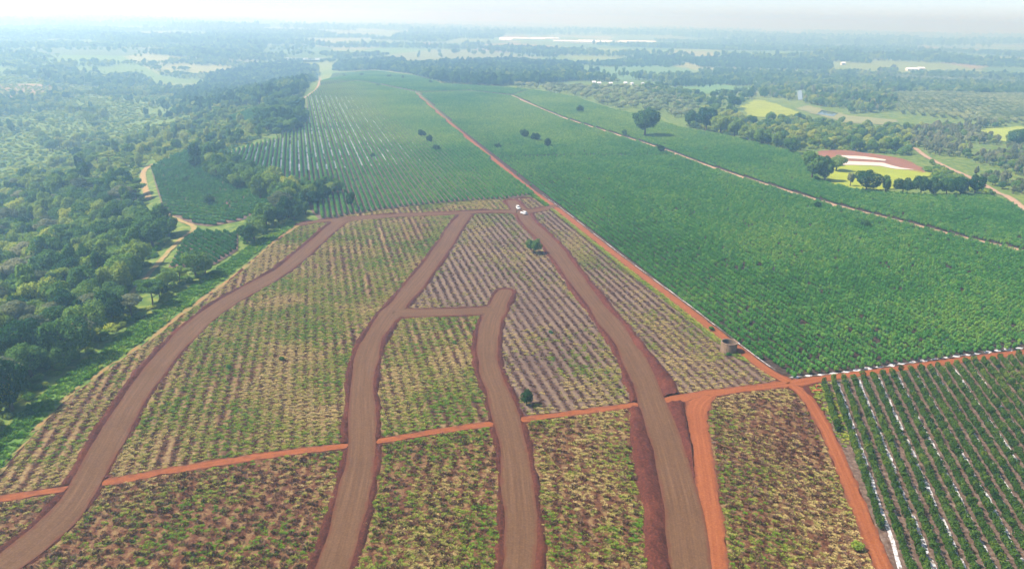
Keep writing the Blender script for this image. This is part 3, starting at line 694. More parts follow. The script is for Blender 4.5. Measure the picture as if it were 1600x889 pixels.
for k, (az, row, step, off, t0, sc) in specs.items():
    P, jj, ii = lattice(KP[k], az, row, step, np.array(off))
    P0 = P.copy()
    m = in_view(P); P = P[m]; jj = jj[m]; ii = ii[m]
    f = k_sdf(k)(P)
    m = (f < -0.7) & (rng.uniform(size=len(P)) > (0.012 + 0.05 * (fbm(P[:, 0] / 25, P[:, 1] / 25, 15, 2) > 0.68)))
    P = P[m]; jj = jj[m]; ii = ii[m]
    if k == 'K2':          # thin headland across the field
        hl = line([(770, 248), (900, 244), (1060, 244), (1110, 262)]); m = seg_info(P, hl)[0] > 1.6; P = P[m]; jj = jj[m]; ii = ii[m]
    n = len(P)
    big = fbm(P[:, 0] / 60, P[:, 1] / 60, 17, 3); fine = vnoise(P[:, 0] / 6, P[:, 1] / 6, 19)
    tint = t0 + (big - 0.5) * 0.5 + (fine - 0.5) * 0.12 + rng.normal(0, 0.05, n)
    if k in ('K1', 'K2', 'K3'):          # sunlight past the cloud shadow, painted as a lighter tint on far bushes
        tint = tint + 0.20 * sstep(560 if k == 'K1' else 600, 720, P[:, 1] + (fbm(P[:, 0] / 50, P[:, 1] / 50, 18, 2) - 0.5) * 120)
    s = sc * (0.95 + 0.10 * fine) * rng.uniform(0.9, 1.1, n)
    z = H(P[:, 0], P[:, 1]) + 0.04
    ix = rng.integers(0, 6, n) + (6 if k == 'K4' else 0); rz = rng.uniform(0, 6.283, n)
    if k == 'K4':
        near_bush = dict(P=np.c_[P, z], jj=jj, ii=ii, ix=ix, rz=rz, s=s, tint=tint)
    else:
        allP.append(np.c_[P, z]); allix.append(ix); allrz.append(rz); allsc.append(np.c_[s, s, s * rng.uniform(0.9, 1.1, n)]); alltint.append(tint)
# the 300 bushes that show largest stand as single objects
nb_ = near_bush; px, py, dz = project(nb_['P'] + np.array([0, 0, 1.1]))
vis = (px > 4) & (px < 1596) & (py < 885)
order = np.argsort(np.where(vis, dz, 1e9))[:300]
chosen = np.zeros(len(px), bool); chosen[order] = True
rows = np.sort(np.unique(nb_['jj'])); row_no = {r: i + 1 for i, r in enumerate(rows)}
def ordinal(n): return '%d%s' % (n, 'th' if 10 <= n % 100 <= 20 else {1: 'st', 2: 'nd', 3: 'rd'}.get(n % 10, 'th'))
for r in rows:
    idx = order[nb_['jj'][order] == r]; idx = idx[np.argsort(-py[idx])]
    for c, k in enumerate(idx):
        o = bpy.data.objects.new('coffee_bush', BUSH[nb_['ix'][k]]); COL.objects.link(o)
        o.location = nb_['P'][k]; o.rotation_euler = (0, 0, nb_['rz'][k]); o.scale = (nb_['s'][k],) * 3; o['tint'] = float(nb_['tint'][k])
        tag(o, 'coffee bush, %s up from the picture bottom in %s row from the orange track' % (ordinal(c + 1), ordinal(row_no[r])), 'bush', 'coffee bushes of the striped plot')
rest = ~chosen
allP.append(nb_['P'][rest]); allix.append(nb_['ix'][rest]); allrz.append(nb_['rz'][rest]); allsc.append(np.repeat(nb_['s'][rest][:, None], 3, 1)); alltint.append(nb_['tint'][rest])
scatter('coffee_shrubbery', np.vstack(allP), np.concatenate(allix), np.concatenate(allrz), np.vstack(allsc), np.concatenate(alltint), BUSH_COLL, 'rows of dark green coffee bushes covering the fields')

# white plastic mulch in the aisles
def mulch_material():
    t = NT('white_plastic'); n = t.noise(t.pos(), 1.2, 4)
    c = t.ramp(n, [(0.36, (0.14, 0.105, 0.085, 1)), (0.47, (0.38, 0.35, 0.34, 1)), (0.6, (0.54, 0.54, 0.56, 1))])
    return t.principled(c, 0.45, 0.5, n, 0.1)
M_MULCH = mulch_material(); M_MULCH2 = plain('dirty_plastic', (0.22, 0.17, 0.15, 1), 0.6, 0.3, 0.5, 1.5)
def ribbon(name, L, wfun, zbase, mat, label, seed, cat='sheet', group=None, step=1.0):
    """wrinkled torn sheet along polyline L (2-D)"""
    seg = np.hypot(*np.diff(L, axis=0).T); run = np.concatenate([[0], np.cumsum(seg)]); S = np.arange(0, run[-1], step)
    if len(S) < 4: return
    C = np.c_[np.interp(S, run, L[:, 0]), np.interp(S, run, L[:, 1])]; T = np.gradient(C, axis=0); T /= np.linalg.norm(T, axis=1)[:, None]; Nn = np.c_[T[:, 1], -T[:, 0]]
    w = wfun(S); V = []
    for q in (-1, -0.4, 0.3, 1):
        p = C + Nn * (w * q * 0.5 * (1 + 0.5 * (vnoise(S / 1.7, S * 0 + q * 7, seed) - 0.5)) + 0.35 * (vnoise(S / 5, S * 0, seed + 5) - 0.5))[:, None]
        z = H(p[:, 0], p[:, 1]) + zbase + 0.10 * vnoise(S / 0.9, S * 0 + q * 3, seed + 2) * (1 - abs(q) * 0.7)
        V.append(np.c_[p, z])
    V = np.stack(V, 1).reshape(-1, 3); n = len(S)
    i, j = np.meshgrid(np.arange(n - 1), np.arange(3), indexing='ij'); a = (i * 4 + j).ravel(); Fq = np.c_[a, a + 1, a + 5, a + 4]
    me = np_mesh(name, V, Fq); smooth(me)
    o = link_mesh(name, me, None, mat); tag(o, label, cat, group); return o
def aisle(G, az, off, k, row, sdf, margin):
    u = np.array([math.sin(az), math.cos(az)]); v = np.array([math.cos(az), -math.sin(az)])
    a = (G - off) @ u; S = np.arange(a.min(), a.max(), 1.0); P = off + S[:, None] * u + (k * row) * v
    m = (sdf(P) < -margin) & in_view(P, 60, 60)
    if m.sum() < 6: return None
    idx = np.nonzero(m)[0]; return P[idx[0]:idx[-1] + 1]
cnt = 0
for k in range(-1, 16):
    for white in (True, False):
        L = aisle(KP['K4'], AZ3, np.array(S2), 2 * k + (0 if white else 1), 3.0, k_sdf('K4'), 0.8)
        if L is None: continue
        if not white:
            ribbon('mulch_sheet', L, lambda S, k=k: 0.55 * np.clip(-0.25 + 1.7 * fbm(S / 4, S * 0 + k * 5.1, 55, 3), 0.04, 1), 0.09, M_MULCH2, 'dirty torn grey plastic scraps in the aisle after the %s white sheet from the track' % ordinal(max(cnt, 1)), 450 + k, group='plastic sheets of the striped plot', step=0.6)
        if white:
            cnt += 1; amp = [1.3, 1.3, 1.0, 1.15, 0.95][k % 5]
            wf = lambda S, k=k, amp=amp: amp * np.clip(0.55 + 0.9 * fbm(S / 7, S * 0 + k * 3.7, 51, 3), 0.2, 1.25) * np.where(vnoise(S / 5, S * 0 + k, 52) < 0.13, 0.3, 1)
            ribbon('mulch_sheet', L, wf, 0.09, M_MULCH, 'long white plastic mulch sheet, %s aisle from the orange track in the striped plot' % ordinal(cnt), 400 + k, group='plastic sheets of the striped plot', step=0.6)
cnt = 0
for k in range(-16, 34):
    L = aisle(KP['K1'], specs['K1'][0], np.array(S1k), 2 * k, 3.0, k_sdf('K1'), 1.0)
    if L is None: continue
    yy = project(np.c_[L, L[:, 0] * 0])[1]
    keep = (yy < 268 - max(0, k) * 1.0) & (yy > 150)
    if keep.sum() < 12: continue
    L = L[keep]
    amp = 1.7 if k < 14 else 1.7 * max(0.25, 1 - (k - 14) / 18); cnt += 1
    wf = lambda S, k=k, amp=amp: amp * np.clip(0.1 + 1.5 * fbm(S / 14, S * 0 + k * 3.7, 61, 2), 0.05, 1.2) * np.where(vnoise(S / 12, S * 0 + k, 62) < 0.3, 0.1, 1)
    ribbon('mulch_sheet', L, wf, 0.12, M_MULCH, 'thin white plastic sheet, %s stripe from the wood in the far striped field' % ordinal(cnt), 500 + k, group='plastic sheets of the far field', step=1.5)
# pale plastic edge along the big field
off = H_.L[(H_.L[:, 1] > 216) & (H_.L[:, 1] < 470)]; T = np.gradient(off, axis=0); T /= np.linalg.norm(T, axis=1)[:, None]
ribbon('mulch_sheet', off + np.c_[T[:, 1], -T[:, 0]] * 2.6, lambda S: 0.06 + 0.5 * fbm(S / 3, S * 0, 71, 3) * (vnoise(S / 5, S * 0, 72) > 0.35), 0.10, M_MULCH, 'ragged pale plastic edge along the straight orange track', 600, step=0.6)
off = line([(1232, 590), (1300, 584), (1400, 570), (1500, 556), (1600, 543)])
ribbon('mulch_sheet', smooth_line(off), lambda S: np.clip(2.3 * np.abs(np.sin(S * math.pi / 4.3)) ** 3, 0.1, 2) * (0.4 + vnoise(S / 3, S * 0, 74)), 0.10, M_MULCH, 'torn pale plastic edge of the dense field above the crossing track', 601, step=0.4)

# ------------------------------------------------------------------ brush, weeds, grass
bP, bI, bT, bS = [], [], [], []; wP, wI, wT, wS = [], [], [], []
for k, (pp, az, gr, br, lab) in enumerate(PLOTS):
    G = plot_polys[k]; sdf = plot_sdf(k); strong = 0.5 if k in (3, 4) else 1.0 if az == AZ1 else 0.45
    P, jj, ii = lattice(G, az, 3.0 if az == AZ1 else 1.5, 0.5 if az == AZ1 else 0.8, np.zeros(2), 0.42 if az == AZ1 else 0.6); m = in_view(P, 60, 60); P = P[m]; P = P[sdf(P) < -0.5]
    dens = br * (0.3 if az == AZ1 else 0.1) + br * (1.1 * fbm(P[:, 0] / 14, P[:, 1] / 14, 81 + k, 3)); P = P[rng.uniform(size=len(P)) < dens]
    n = len(P); bP.append(np.c_[P, H(P[:, 0], P[:, 1]) + 0.05]); bI.append(rng.integers(0, 4, n)); bS.append(rng.uniform(0.3, 0.75, n) if az == AZ1 else rng.uniform(0.4, 1.05, n)); bT.append(0.45 + 0.6 * (fbm(P[:, 0] / 30, P[:, 1] / 30, 90, 2) - 0.5) + rng.normal(0, 0.16, n) + (0.14 if az == AZ1 else -0.12))
    P, jj, ii = lattice(G, az, 0.6, 0.6, np.zeros(2), 0.4); m = in_view(P, 60, 60); P = P[m]; jj = jj[m]; ok = sdf(P) < -0.3; P = P[ok]; jj = jj[ok]
    along = P @ np.array([math.sin(az), math.cos(az)])
    ph = (jj + 0.5) / 10.0                                            # two rows of 3 m to a period
    rr = _hash(np.floor(ph), np.full(len(jj), k * 1.0), 5)
    wave = np.cos(2 * math.pi * ph) * 0.5 + np.cos(4 * math.pi * ph) * 0.35
    patch = fbm(P[:, 0] / 26, P[:, 1] / 26, 95 + k, 4); streak = fbm(jj * 0.35, along / 20, 97 + k, 3); fine = vnoise(P[:, 0] / 1.6, P[:, 1] / 1.6, 98)
    edge = np.exp(sdf(P) / 1.5)
    dens = np.clip(gr * 1.0 + (0.12 if az == AZ1 else 0.27) + (patch - 0.5) * 2.2 + (streak - 0.5) * 1.2 + (rr - 0.5) * 0.5 * strong + wave * 0.42 * strong + (fine - 0.5) * 0.9, 0.02, 0.9)
    ok = rng.uniform(size=len(P)) < np.clip(dens + 0.22 * edge, 0, 1); P = P[ok]; rr = rr[ok]; wave = wave[ok]
    n = len(P); green = fbm(P[:, 0] / 17, P[:, 1] / 17, 99, 3)
    tint = 0.50 - (green - 0.5) * 1.9 - (gr - 0.4) * 0.5 + (rr - 0.5) * 0.25 + wave * 0.14 * strong + rng.normal(0, 0.2, n) - (0.0 if az == AZ1 else 0.10)
    wP.append(np.c_[P, H(P[:, 0], P[:, 1]) + 0.04]); wI.append(rng.integers(0, 4, n)); wS.append(rng.uniform(0.18, 0.95, n) ** 1.2 * 1.05); wT.append(np.clip(tint, 0, 1))
for w in ROADS:
    x0, x1, y0, y1 = bbox(w.L, 12); n = int((x1 - x0) * (y1 - y0) * 0.5); P = np.c_[rng.uniform(x0, x1, n), rng.uniform(y0, y1, n)]; P = P[w.fs(P) < 1.5]; P = P[in_view(P, 30, 30)]
    fb = f_bank(P); P = P[(fb < 0.6) & (f_roads(P) > 0.7) & (f_tracks(P) > 0.3) & (rng.uniform(size=len(P)) < np.exp(np.minimum(fb, 0) / 0.8) * 0.8 * fbm(P[:, 0] / 9, P[:, 1] / 9, 66, 2))]
    n = len(P); wP.append(np.c_[P, H(P[:, 0], P[:, 1]) + 0.12]); wI.append(rng.integers(0, 4, n)); wS.append(rng.uniform(0.25, 0.7, n)); wT.append(rng.uniform(0.1, 0.9, n))
def flatsc(s, zf): return np.c_[s, s, s * zf]
P = np.vstack(bP); scatter('dead_undergrowth', P, np.concatenate(bI), rng.uniform(0, 6.28, len(P)), np.concatenate(bS), np.concatenate(bT), BRUSH_COLL, 'clumps of cut dead brown brush left in rows on the plots')
P = np.vstack(wP); scatter('low_weeds', P, np.concatenate(wI), rng.uniform(0, 6.28, len(P)), flatsc(np.concatenate(wS), 0.8), np.concatenate(wT), WEED_COLL, 'low yellow-green weeds and straw growing on the cleared plots')
gP = []
for G, dens in ((VERGE, 1.1), (CORNER, 0.8)):
    x0, x1, y0, y1 = bbox(G, 1); n = int((x1 - x0) * (y1 - y0) * 1.0); P = np.c_[rng.uniform(x0, x1, n), rng.uniform(y0, y1, n)]; P = P[in_view(P, 40, 40)]
    P = P[(poly_sdf(P, G) < 0) & (f_tracks(P) > 0.2) & (f_bank(P) > 0)]; gP.append(P)
# grass fringe beside the straight track, cleared side
fr = H_.L[(H_.L[:, 1] > 225) & (H_.L[:, 1] < 480)]; x0, x1, y0, y1 = bbox(fr, 6); n = 90000; P = np.c_[rng.uniform(x0, x1, n), rng.uniform(y0, y1, n)]
d, sd_, ru, _ = seg_info(P, fr); P = P[(sd_ < 0) & (d < 4.4) & (d > 2.3) & (rng.uniform(size=n) < 0.75) & (f_tracks(P) > 0.1) & (f_bank(P) > 0)]; gP.append(P)
P = np.vstack(gP); n = len(P)
scatter('verge_grass', np.c_[P, H(P[:, 0], P[:, 1]) + 0.05], rng.integers(0, 3, n), rng.uniform(0, 6.28, n), rng.uniform(0.6, 1.3, n) * np.where(P[:, 0] > 20, 0.6, 1), np.where(P[:, 0] > 20, 0.85, 0.35) + rng.normal(0, 0.12, n) + 0.5 * (fbm(P[:, 0] / 12, P[:, 1] / 12, 77, 2) - 0.5), GRASS_COLL, 'bright grass along the wood and the track sides')

# ------------------------------------------------------------------ trees
def put_tree(name, x, y, sp, scale, tint, label, cat='tree', group=None, rz=None, zs=1.0):
    e = empty(name, (x, y, float(H(x, y)) - 0.05), float(rng.uniform(0, 6.283) if rz is None else rz)); e.scale = (scale, scale, scale * zs)
    for nm, me in (('trunk', SP[sp].trunk), ('crown', SP[sp].crown)):
        o = bpy.data.objects.new(nm, me); COL.objects.link(o); o.parent = e; o['tint'] = float(tint)
    return tag(e, label, cat, group)
def tree_at(name, px, py, hpx, sp, tint, label, wide=1.0, cat='tree', group=None):
    """py: pixel row of the foot; hpx: its height in pixels"""
    p = at(px, py); q = np.array([p[0], p[1], float(H(*p))]); d = project(q)[2]
    sc = hpx * d / F_PX / SP[sp].h / math.cos(math.radians(8))
    e = put_tree(name, p[0], p[1], sp, sc, tint, label, cat, group); e.scale = (sc * wide, sc * wide, sc); TREES_OUT.append((p[0], p[1], SP[sp].rx * sc * wide)); return e
TREES_OUT = []
tree_at('field_tree', 1007, 214, 48, 1, 0.02, 'huge dark spreading tree standing alone beyond the far coffee field', 1.0)
tree_at('field_tree', 823, 633, 30, 2, 0.18, 'small round dark green tree on the plot beside the orange cross track', 0.75)
tree_at('field_tree', 834, 396, 27, 2, 0.38, 'small bushy green tree beside the widest brown road', 0.95)
tree_at('field_tree', 660, 215, 13, 0, -0.1, 'small dark tree, upper of three left of the straight track', 1.2)
tree_at('field_tree', 671, 224, 14, 3, -0.1, 'small dark tree, middle of three left of the straight track', 1.1)
tree_at('field_tree', 682, 237, 12, 2, -0.1, 'low dark tree, lowest of three left of the straight track', 1.3)
tree_at('field_tree', 819, 217, 16, 4, -0.15, 'small dark tree, first of a line of three amid the dense field', 0.9)
tree_at('field_tree', 837, 222, 15, 1, -0.15, 'small dark tree, second of a line of three amid the dense field', 1.1)
tree_at('field_tree', 856, 231, 16, 3, -0.2, 'small dark tree, third of a line of three amid the dense field', 1.1)
tree_at('field_tree', 778, 233, 10, 2, 0.1, 'faint small tree between the straight track and the line of three', 1.2)
tree_at('field_tree', 1032, 240, 15, 0, -0.1, 'small dark tree beside the pale track below the huge tree', 1.0)
tree_at('field_tree', 906, 177, 14, 2, -0.05, 'small dark tree just above the upper pale track', 1.0)
tree_at('field_tree', 976, 214, 12, 3, 0, 'low tree on the pale track next to the huge tree', 1.2)
tree_at('field_tree', 1102, 236, 8, 2, 0.3, 'pale small tree in the coffee slope right of the huge tree', 0.9)
tree_at('field_tree', 1276, 327, 13, 1, -0.1, 'dark tuft of a tree at the upper edge of the dense field', 1.0)
tree_at('field_tree', 1352, 356, 14, 4, -0.1, 'dark tree amid the dense field below the pale track', 1.2)
tree_at('field_tree', 328, 322, 22, 2, 0.15, 'rounded dark tree amid the valley coffee plot', 0.9)
tree_at('field_tree', 291, 286, 12, 3, 0.15, 'low dark tree on the upper part of the valley coffee plot', 1.3)
tree_at('field_tree', 583, 248, 9, 0, 0.2, 'small tree amid the pale stripes of the far field', 1.0)
tree_at('field_tree', 487, 247, 8, 3, 0.2, 'small tree between white stripes of the far field', 1.1)
tree_at('field_tree', 548, 325, 28, 5, 0.15, 'dark bushy tree at the corner of the striped field', 1.3)
for k, (px_, py_) in enumerate([(538, 121), (565, 120), (608, 122), (630, 124), (673, 131), (717, 131), (591, 136)]):
    tree_at('field_tree', px_, py_, 6, k % 4, 0.2, 'tiny tree, %s along the far crest field counted from the pond side' % ordinal(k + 1), 1.2, group='trees on the crest field')
# row of trees behind the coffee slope
for k, (px_, py_, h_, s_, t_, w_, lab) in enumerate([
    (1268, 282, 44, 0, 0.45, 0.75, 'tall light tree at the corner of the yellow paddock'), (1288, 284, 38, 3, 0.38, 0.75, 'tree beside the tall light tree at the paddock corner'), (1306, 268, 24, 1, 0.40, 1.0, 'rounded tree on the far side of the paddock corner'),
    (1328, 292, 22, 17, 0.5, 0.8, 'thin greyish tree at the start of the paddock row'), (1353, 300, 33, 4, 0.25, 0.95, 'big round tree in the paddock row'), (1383, 302, 28, 5, 0.25, 0.9, 'narrow tree in the paddock row next to the big round one'),
    (1410, 304, 27, 2, 0.10, 0.85, 'dark round tree standing free in the paddock row'), (1438, 306, 30, 1, 0.12, 0.8, 'dark tree after the gap in the paddock row'), (1457, 307, 28, 3, 0.10, 0.8, 'second dark tree after the gap in the paddock row'),
    (1478, 306, 26, 0, 0.12, 0.8, 'third dark tree after the gap in the paddock row'), (1500, 306, 28, 4, 0.18, 0.9, 'broad tree near the end of the paddock row'), (1522, 305, 30, 1, 0.14, 0.8, 'last tree of the paddock row by the pale lane'),
    (1103, 205, 34, 1, 0.08, 0.9, 'dark mass of a tree right of the huge tree'), (1078, 200, 26, 3, 0.2, 0.9, 'dark tree left of the dark mass behind the coffee slope'),
    (1125, 210, 30, 4, 0.55, 0.8, 'light round tree, first of the pale hedge behind the coffee slope'), (1147, 216, 28, 0, 0.6, 0.8, 'light round tree, second of the pale hedge behind the coffee slope'), (1168, 222, 28, 2, 0.52, 0.8, 'light round tree, third of the pale hedge behind the coffee slope'),
    (1190, 228, 26, 1, 0.42, 0.8, 'tree, fourth of the pale hedge behind the coffee slope'), (1213, 233, 26, 3, 0.38, 0.8, 'tree, fifth of the pale hedge behind the coffee slope'), (1236, 240, 24, 4, 0.35, 0.8, 'tree, sixth of the pale hedge behind the coffee slope'),
    (1147, 170, 20, 0, 0.15, 0.9, 'dark tree on the edge of the far yellow meadow'), (1590, 232, 30, 1, 0.05, 1.0, 'very dark tree at the edge of the small meadow'), (1288, 222, 15, 3, 0.1, 1.0, 'dark rounded tree amid yellow-green shrubs'),
    (1335, 222, 12, 2, 0.15, 0.9, 'small dark tree amid yellow-green shrubs')]):
    tree_at('hedgerow_tree', px_, py_, h_ * 1.12, s_, t_, lab, w_ * 1.22, group='trees behind the coffee slope')

# woods: jittered positions inside pixel zones
def zone_points(pts, spacing, thr=None, seed=0, scale=40.0):
    G = poly(pts); x0, x1, y0, y1 = bbox(G, 0); xs = np.arange(x0, x1, spacing); ys = np.arange(y0, y1, spacing); X, Y = np.meshgrid(xs, ys)
    P = np.c_[X.ravel(), Y.ravel()] + rng.uniform(-0.48, 0.48, (X.size, 2)) * spacing
    P = P[poly_sdf(P, G) < 0]
    if thr is not None: P = P[fbm(P[:, 0] / scale, P[:, 1] / scale, seed, 3) > thr]
    return P
def clear_of(P, m_tracks=3.0, fields=True, patches=True, ponds=True, field_m=2.0):
    ok = (f_tracks(P) > m_tracks) & (f_bank(P) > 4)
    if fields:
        for G in KP.values(): ok &= poly_sdf(P, G) > field_m
        ok &= poly_sdf(P, VERGE) > 2.0
    if patches:
        for G in patch_polys: ok &= (poly_sdf(P, G) > 3) | ((P[:, 1] > 1400) & (rng.uniform(size=len(P)) < 0.10))
    if ponds:
        for G in (POND, POND2, POND3): ok &= poly_sdf(P, G) > 6
        for G in CLEAR: ok &= poly_sdf(P, G) > 0
    return P[ok]
CLEAR = [poly([(200, 478), (222, 425), (250, 390), (280, 362), (300, 345), (372, 352), (385, 372), (330, 425), (285, 428), (240, 470), (215, 492)]), poly([(222, 345), (218, 262), (240, 250), (262, 335), (262, 360)]), poly([(240, 360), (250, 340), (330, 352), (380, 340), (430, 318), (436, 330), (385, 372), (300, 380)]), poly([(440, 102), (444, 89), (520, 89), (520, 98)]), poly([(785, 73), (785, 55), (1022, 58), (1022, 74)]), poly([(1405, 117), (1405, 104), (1455, 104), (1455, 118)]), poly([(1240, 163), (1240, 145), (1258, 145), (1258, 163)]), poly([(1270, 188), (1276, 172), (1315, 176), (1310, 190)])]
F = dict(P=[], ix=[], s=[], t=[], z=[])
def add(P, choices, smin_, smax_, tint, tvar=0.12, tseed=21, tag_='far'):
    n = len(P)
    if n == 0: return
    F['P'].append(P); F['ix'].append(rng.choice(choices, n)); F['s'].append(rng.uniform(smin_, smax_, n)); F['t'].append(np.clip(tint + (fbm(P[:, 0] / 35, P[:, 1] / 35, tseed, 2) - 0.5) * 0.8 + rng.normal(0, tvar, n), 0, 1)); F['z'].append(np.full(n, tag_))
VAL = [(-150, 880), (-20, 740), (60, 655), (140, 572), (230, 520), (320, 446), (420, 372), (450, 348), (470, 320), (500, 318), (520, 300), (470, 296), (420, 290), (350, 262), (345, 240), (420, 212), (470, 190), (470, 165), (430, 165), (360, 170), (230, 205), (100, 255), (-150, 330)]
P = clear_of(zone_points(VAL, 8.6, 0.27, 3, 55))
pxv, pyv, dv = project(np.c_[P, H(P[:, 0], P[:, 1])])
dens = pyv > 300 + 60 * (fbm(P[:, 0] / 70, P[:, 1] / 70, 4, 2) - 0.5)
add(P[dens], [0, 1, 2, 3, 4, 0, 1, 2, 3, 4, 5, 7, 7, 9, 10], 0.66, 1.32, 0.38, 0.2, tag_='valley')
P2 = P[~dens]; P2 = P2[rng.uniform(size=len(P2)) < 0.38]
add(P2, [0, 1, 2, 3, 4, 5, 9, 14, 15, 16], 0.45, 0.95, 0.62, 0.2, tag_='valley')  # lighter tint than the lower wood: sunlight put into the leaf colour
# strip of trees along the rim (between valley plot and cleared plots)
for pts, ch, s0, s1, t in (([(388, 372), (432, 338), (445, 312), (480, 300), (528, 298), (520, 318), (490, 335), (455, 348), (400, 386), (330, 438), (285, 470), (262, 470), (322, 425)], [0, 1, 2, 3, 4, 5, 7], 0.55, 1.05, 0.22),
                            ([(300, 262), (315, 245), (345, 250), (420, 290), (440, 305), (420, 318), (370, 300)], [0, 1, 2, 3, 4], 0.7, 1.15, 0.2),
                            ([(400, 200), (425, 160), (470, 165), (478, 185), (470, 205), (430, 215)], [0, 1, 2, 3, 9], 0.75, 1.2, 0.22)):
    P = zone_points(pts, 7.5); P = P[(f_bank(P) > 4) & (f_tracks(P) > 2.5) & (poly_sdf(P, VERGE) > 0.5)]; add(P, ch, s0, s1, t, tag_='valley')
# the far side of the valley and beyond
FARL = [(-200, 335), (-200, 60), (480, 60), (500, 118), (470, 160), (360, 172), (230, 208), (100, 258)]
P = clear_of(zone_points(FARL, 10.5, 0.53, 6, 90)); P = P[in_view(P)]
add(P, [0, 1, 2, 3, 4, 5, 9, 16, 15], 0.5, 1.05, 0.58, 0.2)  # yellow-green tint paints the far trees as sunlit
P = clear_of(zone_points([(250, 175), (330, 120), (400, 105), (470, 100), (495, 118), (470, 150), (430, 162), (330, 175)], 8.0, 0.3, 8, 60)); add(P, [0, 1, 3, 5, 6], 0.7, 1.2, 0.24)
# crest wood and belts
P = clear_of(zone_points([(520, 112), (530, 100), (620, 96), (640, 104), (700, 100), (800, 96), (905, 104), (912, 124), (860, 132), (760, 136), (690, 130), (640, 116)], 9.0)); add(P, [0, 1, 2, 3, 4, 5], 0.7, 1.35, 0.18)
P = clear_of(zone_points([(905, 104), (1000, 92), (1200, 96), (1300, 100), (1300, 112), (1080, 106)], 10.0, 0.3, 9, 120)); add(P, [0, 1, 3, 5, 6], 0.8, 1.2, 0.15)
P = clear_of(zone_points([(1050, 137), (1060, 122), (1170, 120), (1180, 134), (1130, 137)], 8.0)); add(P, [5, 6, 5, 0], 0.7, 0.9, 0.1)
# right-hand country: light woods, shrubs, grey-green plantation, rows
P = clear_of(zone_points([(1170, 150), (1180, 125), (1260, 118), (1400, 110), (1395, 175), (1330, 178), (1250, 160)], 9.5, 0.48, 10, 60)); add(P, [0, 1, 2, 3, 5, 17], 0.6, 1.1, 0.52, 0.2)
P = clear_of(zone_points([(1070, 200), (1100, 178), (1160, 190), (1250, 188), (1330, 196), (1420, 205), (1440, 240), (1400, 247), (1330, 236), (1280, 234), (1200, 240), (1130, 218)], 5.2, 0.36, 11, 25)); add(P, [14, 15, 16, 14, 15, 0], 0.55, 1.1, 0.74, 0.2)
P = clear_of(zone_points([(1420, 235), (1420, 205), (1520, 195), (1660, 200), (1700, 330), (1600, 318), (1540, 290), (1480, 258)], 6.5, 0.36, 12, 40)); add(P, [17, 18, 17, 0, 13, 12], 0.5, 0.85, 0.58)
P = clear_of(zone_points([(1440, 250), (1480, 262), (1540, 300), (1600, 335), (1590, 345), (1530, 305), (1440, 275)], 5.0, 0.45, 13, 20)); add(P, [14, 15, 16], 0.6, 1.1, 0.5)
RW = poly([(1400, 178), (1396, 118), (1480, 112), (1640, 120), (1680, 190), (1560, 194)])
P, _, _ = lattice(RW, math.radians(20), 11.0, 6.0, np.zeros(2), 0.7); P = P[(poly_sdf(P, RW) < 0)]; P = clear_of(P); add(P, [11, 12, 13, 11], 0.8, 1.1, 0.5)
hl = smooth_line(line([(1360, 176), (1378, 150), (1392, 122), (1400, 108)])); S_ = hl + rng.normal(0, 2.5, hl.shape); add(S_, [17, 18, 5], 0.9, 1.3, 0.45); add(S_ + rng.normal(0, 4, hl.shape), [17, 18, 5], 0.9, 1.3, 0.45)
P = clear_of(zone_points([(1000, 140), (1050, 128), (1180, 145), (1160, 185), (1080, 175), (1020, 160)], 11.0, 0.5, 14, 40)); add(P, [0, 1, 2, 3, 9, 14], 0.5, 0.9, 0.38)
# hazy distance: belts of trees by noise
def far_belt(y0, y1, sp, thr, s0, s1, seed):
    h = np.tan(0.68); xs = np.arange(-y1 * h, y1 * h, sp); ys = np.arange(y0, y1, sp); X, Y = np.meshgrid(xs, ys); X = X.ravel(); Y = Y.ravel()
    m = np.abs(X) < Y * h; X = X[m]; Y = Y[m]
    m = fbm(X / 420, Y / 260, seed, 3) > thr; P = np.c_[X[m], Y[m]] + rng.uniform(-0.45, 0.45, (m.sum(), 2)) * sp
    G = poly([(-200, 335), (-200, 50), (480, 95), (500, 118), (470, 160), (360, 172), (100, 258)])
    P = clear_of(P, 6, True, True, True, 25); P = P[in_view(P)]
    add(P, [0, 1, 2, 3, 4, 5, 6], s0, s1, 0.42, 0.15)
far_belt(1450, 2600, 13, 0.59, 0.8, 1.3, 23)
far_belt(2600, 4600, 20, 0.57, 1.2, 1.8, 24)
far_belt(4600, 9500, 44, 0.54, 2.0, 3.2, 25)

P = np.vstack(F['P']); ix = np.concatenate(F['ix']); s = np.concatenate(F['s']); t = np.concatenate(F['t']); zt = np.concatenate(F['z']); Z = H(P[:, 0], P[:, 1]) - 0.1
P3 = np.c_[P, Z]; px, py, dz = project(P3 + np.c_[P * 0, s * 6]); hgt = np.array([sp.h for sp in SP])[ix] * s; size = hgt / dz * F_PX
keep = np.ones(len(P), bool)
for (x, y, r) in TREES_OUT: keep &= np.hypot(P[:, 0] - x, P[:, 1] - y) > r * 0.9
cand = np.where((zt == 'valley') & keep & (ix < 11) & (px > 0) & (px < 1600) & (py > 0) & (py < 889), size, 0)
single = np.argsort(-cand)[:280]; single = single[cand[single] > 0]
def colour_word(i, t):
    if i in (7, 8): return 'grey-mauve'
    return 'dark green' if t < 0.22 else 'mid green' if t < 0.42 else 'light green'
def shape_word(i): return 'tall narrow' if i in (5, 6) else 'flat-topped' if i in (9, 10) else 'wide open' if i in (7, 8) else 'round-crowned'
seen = {}
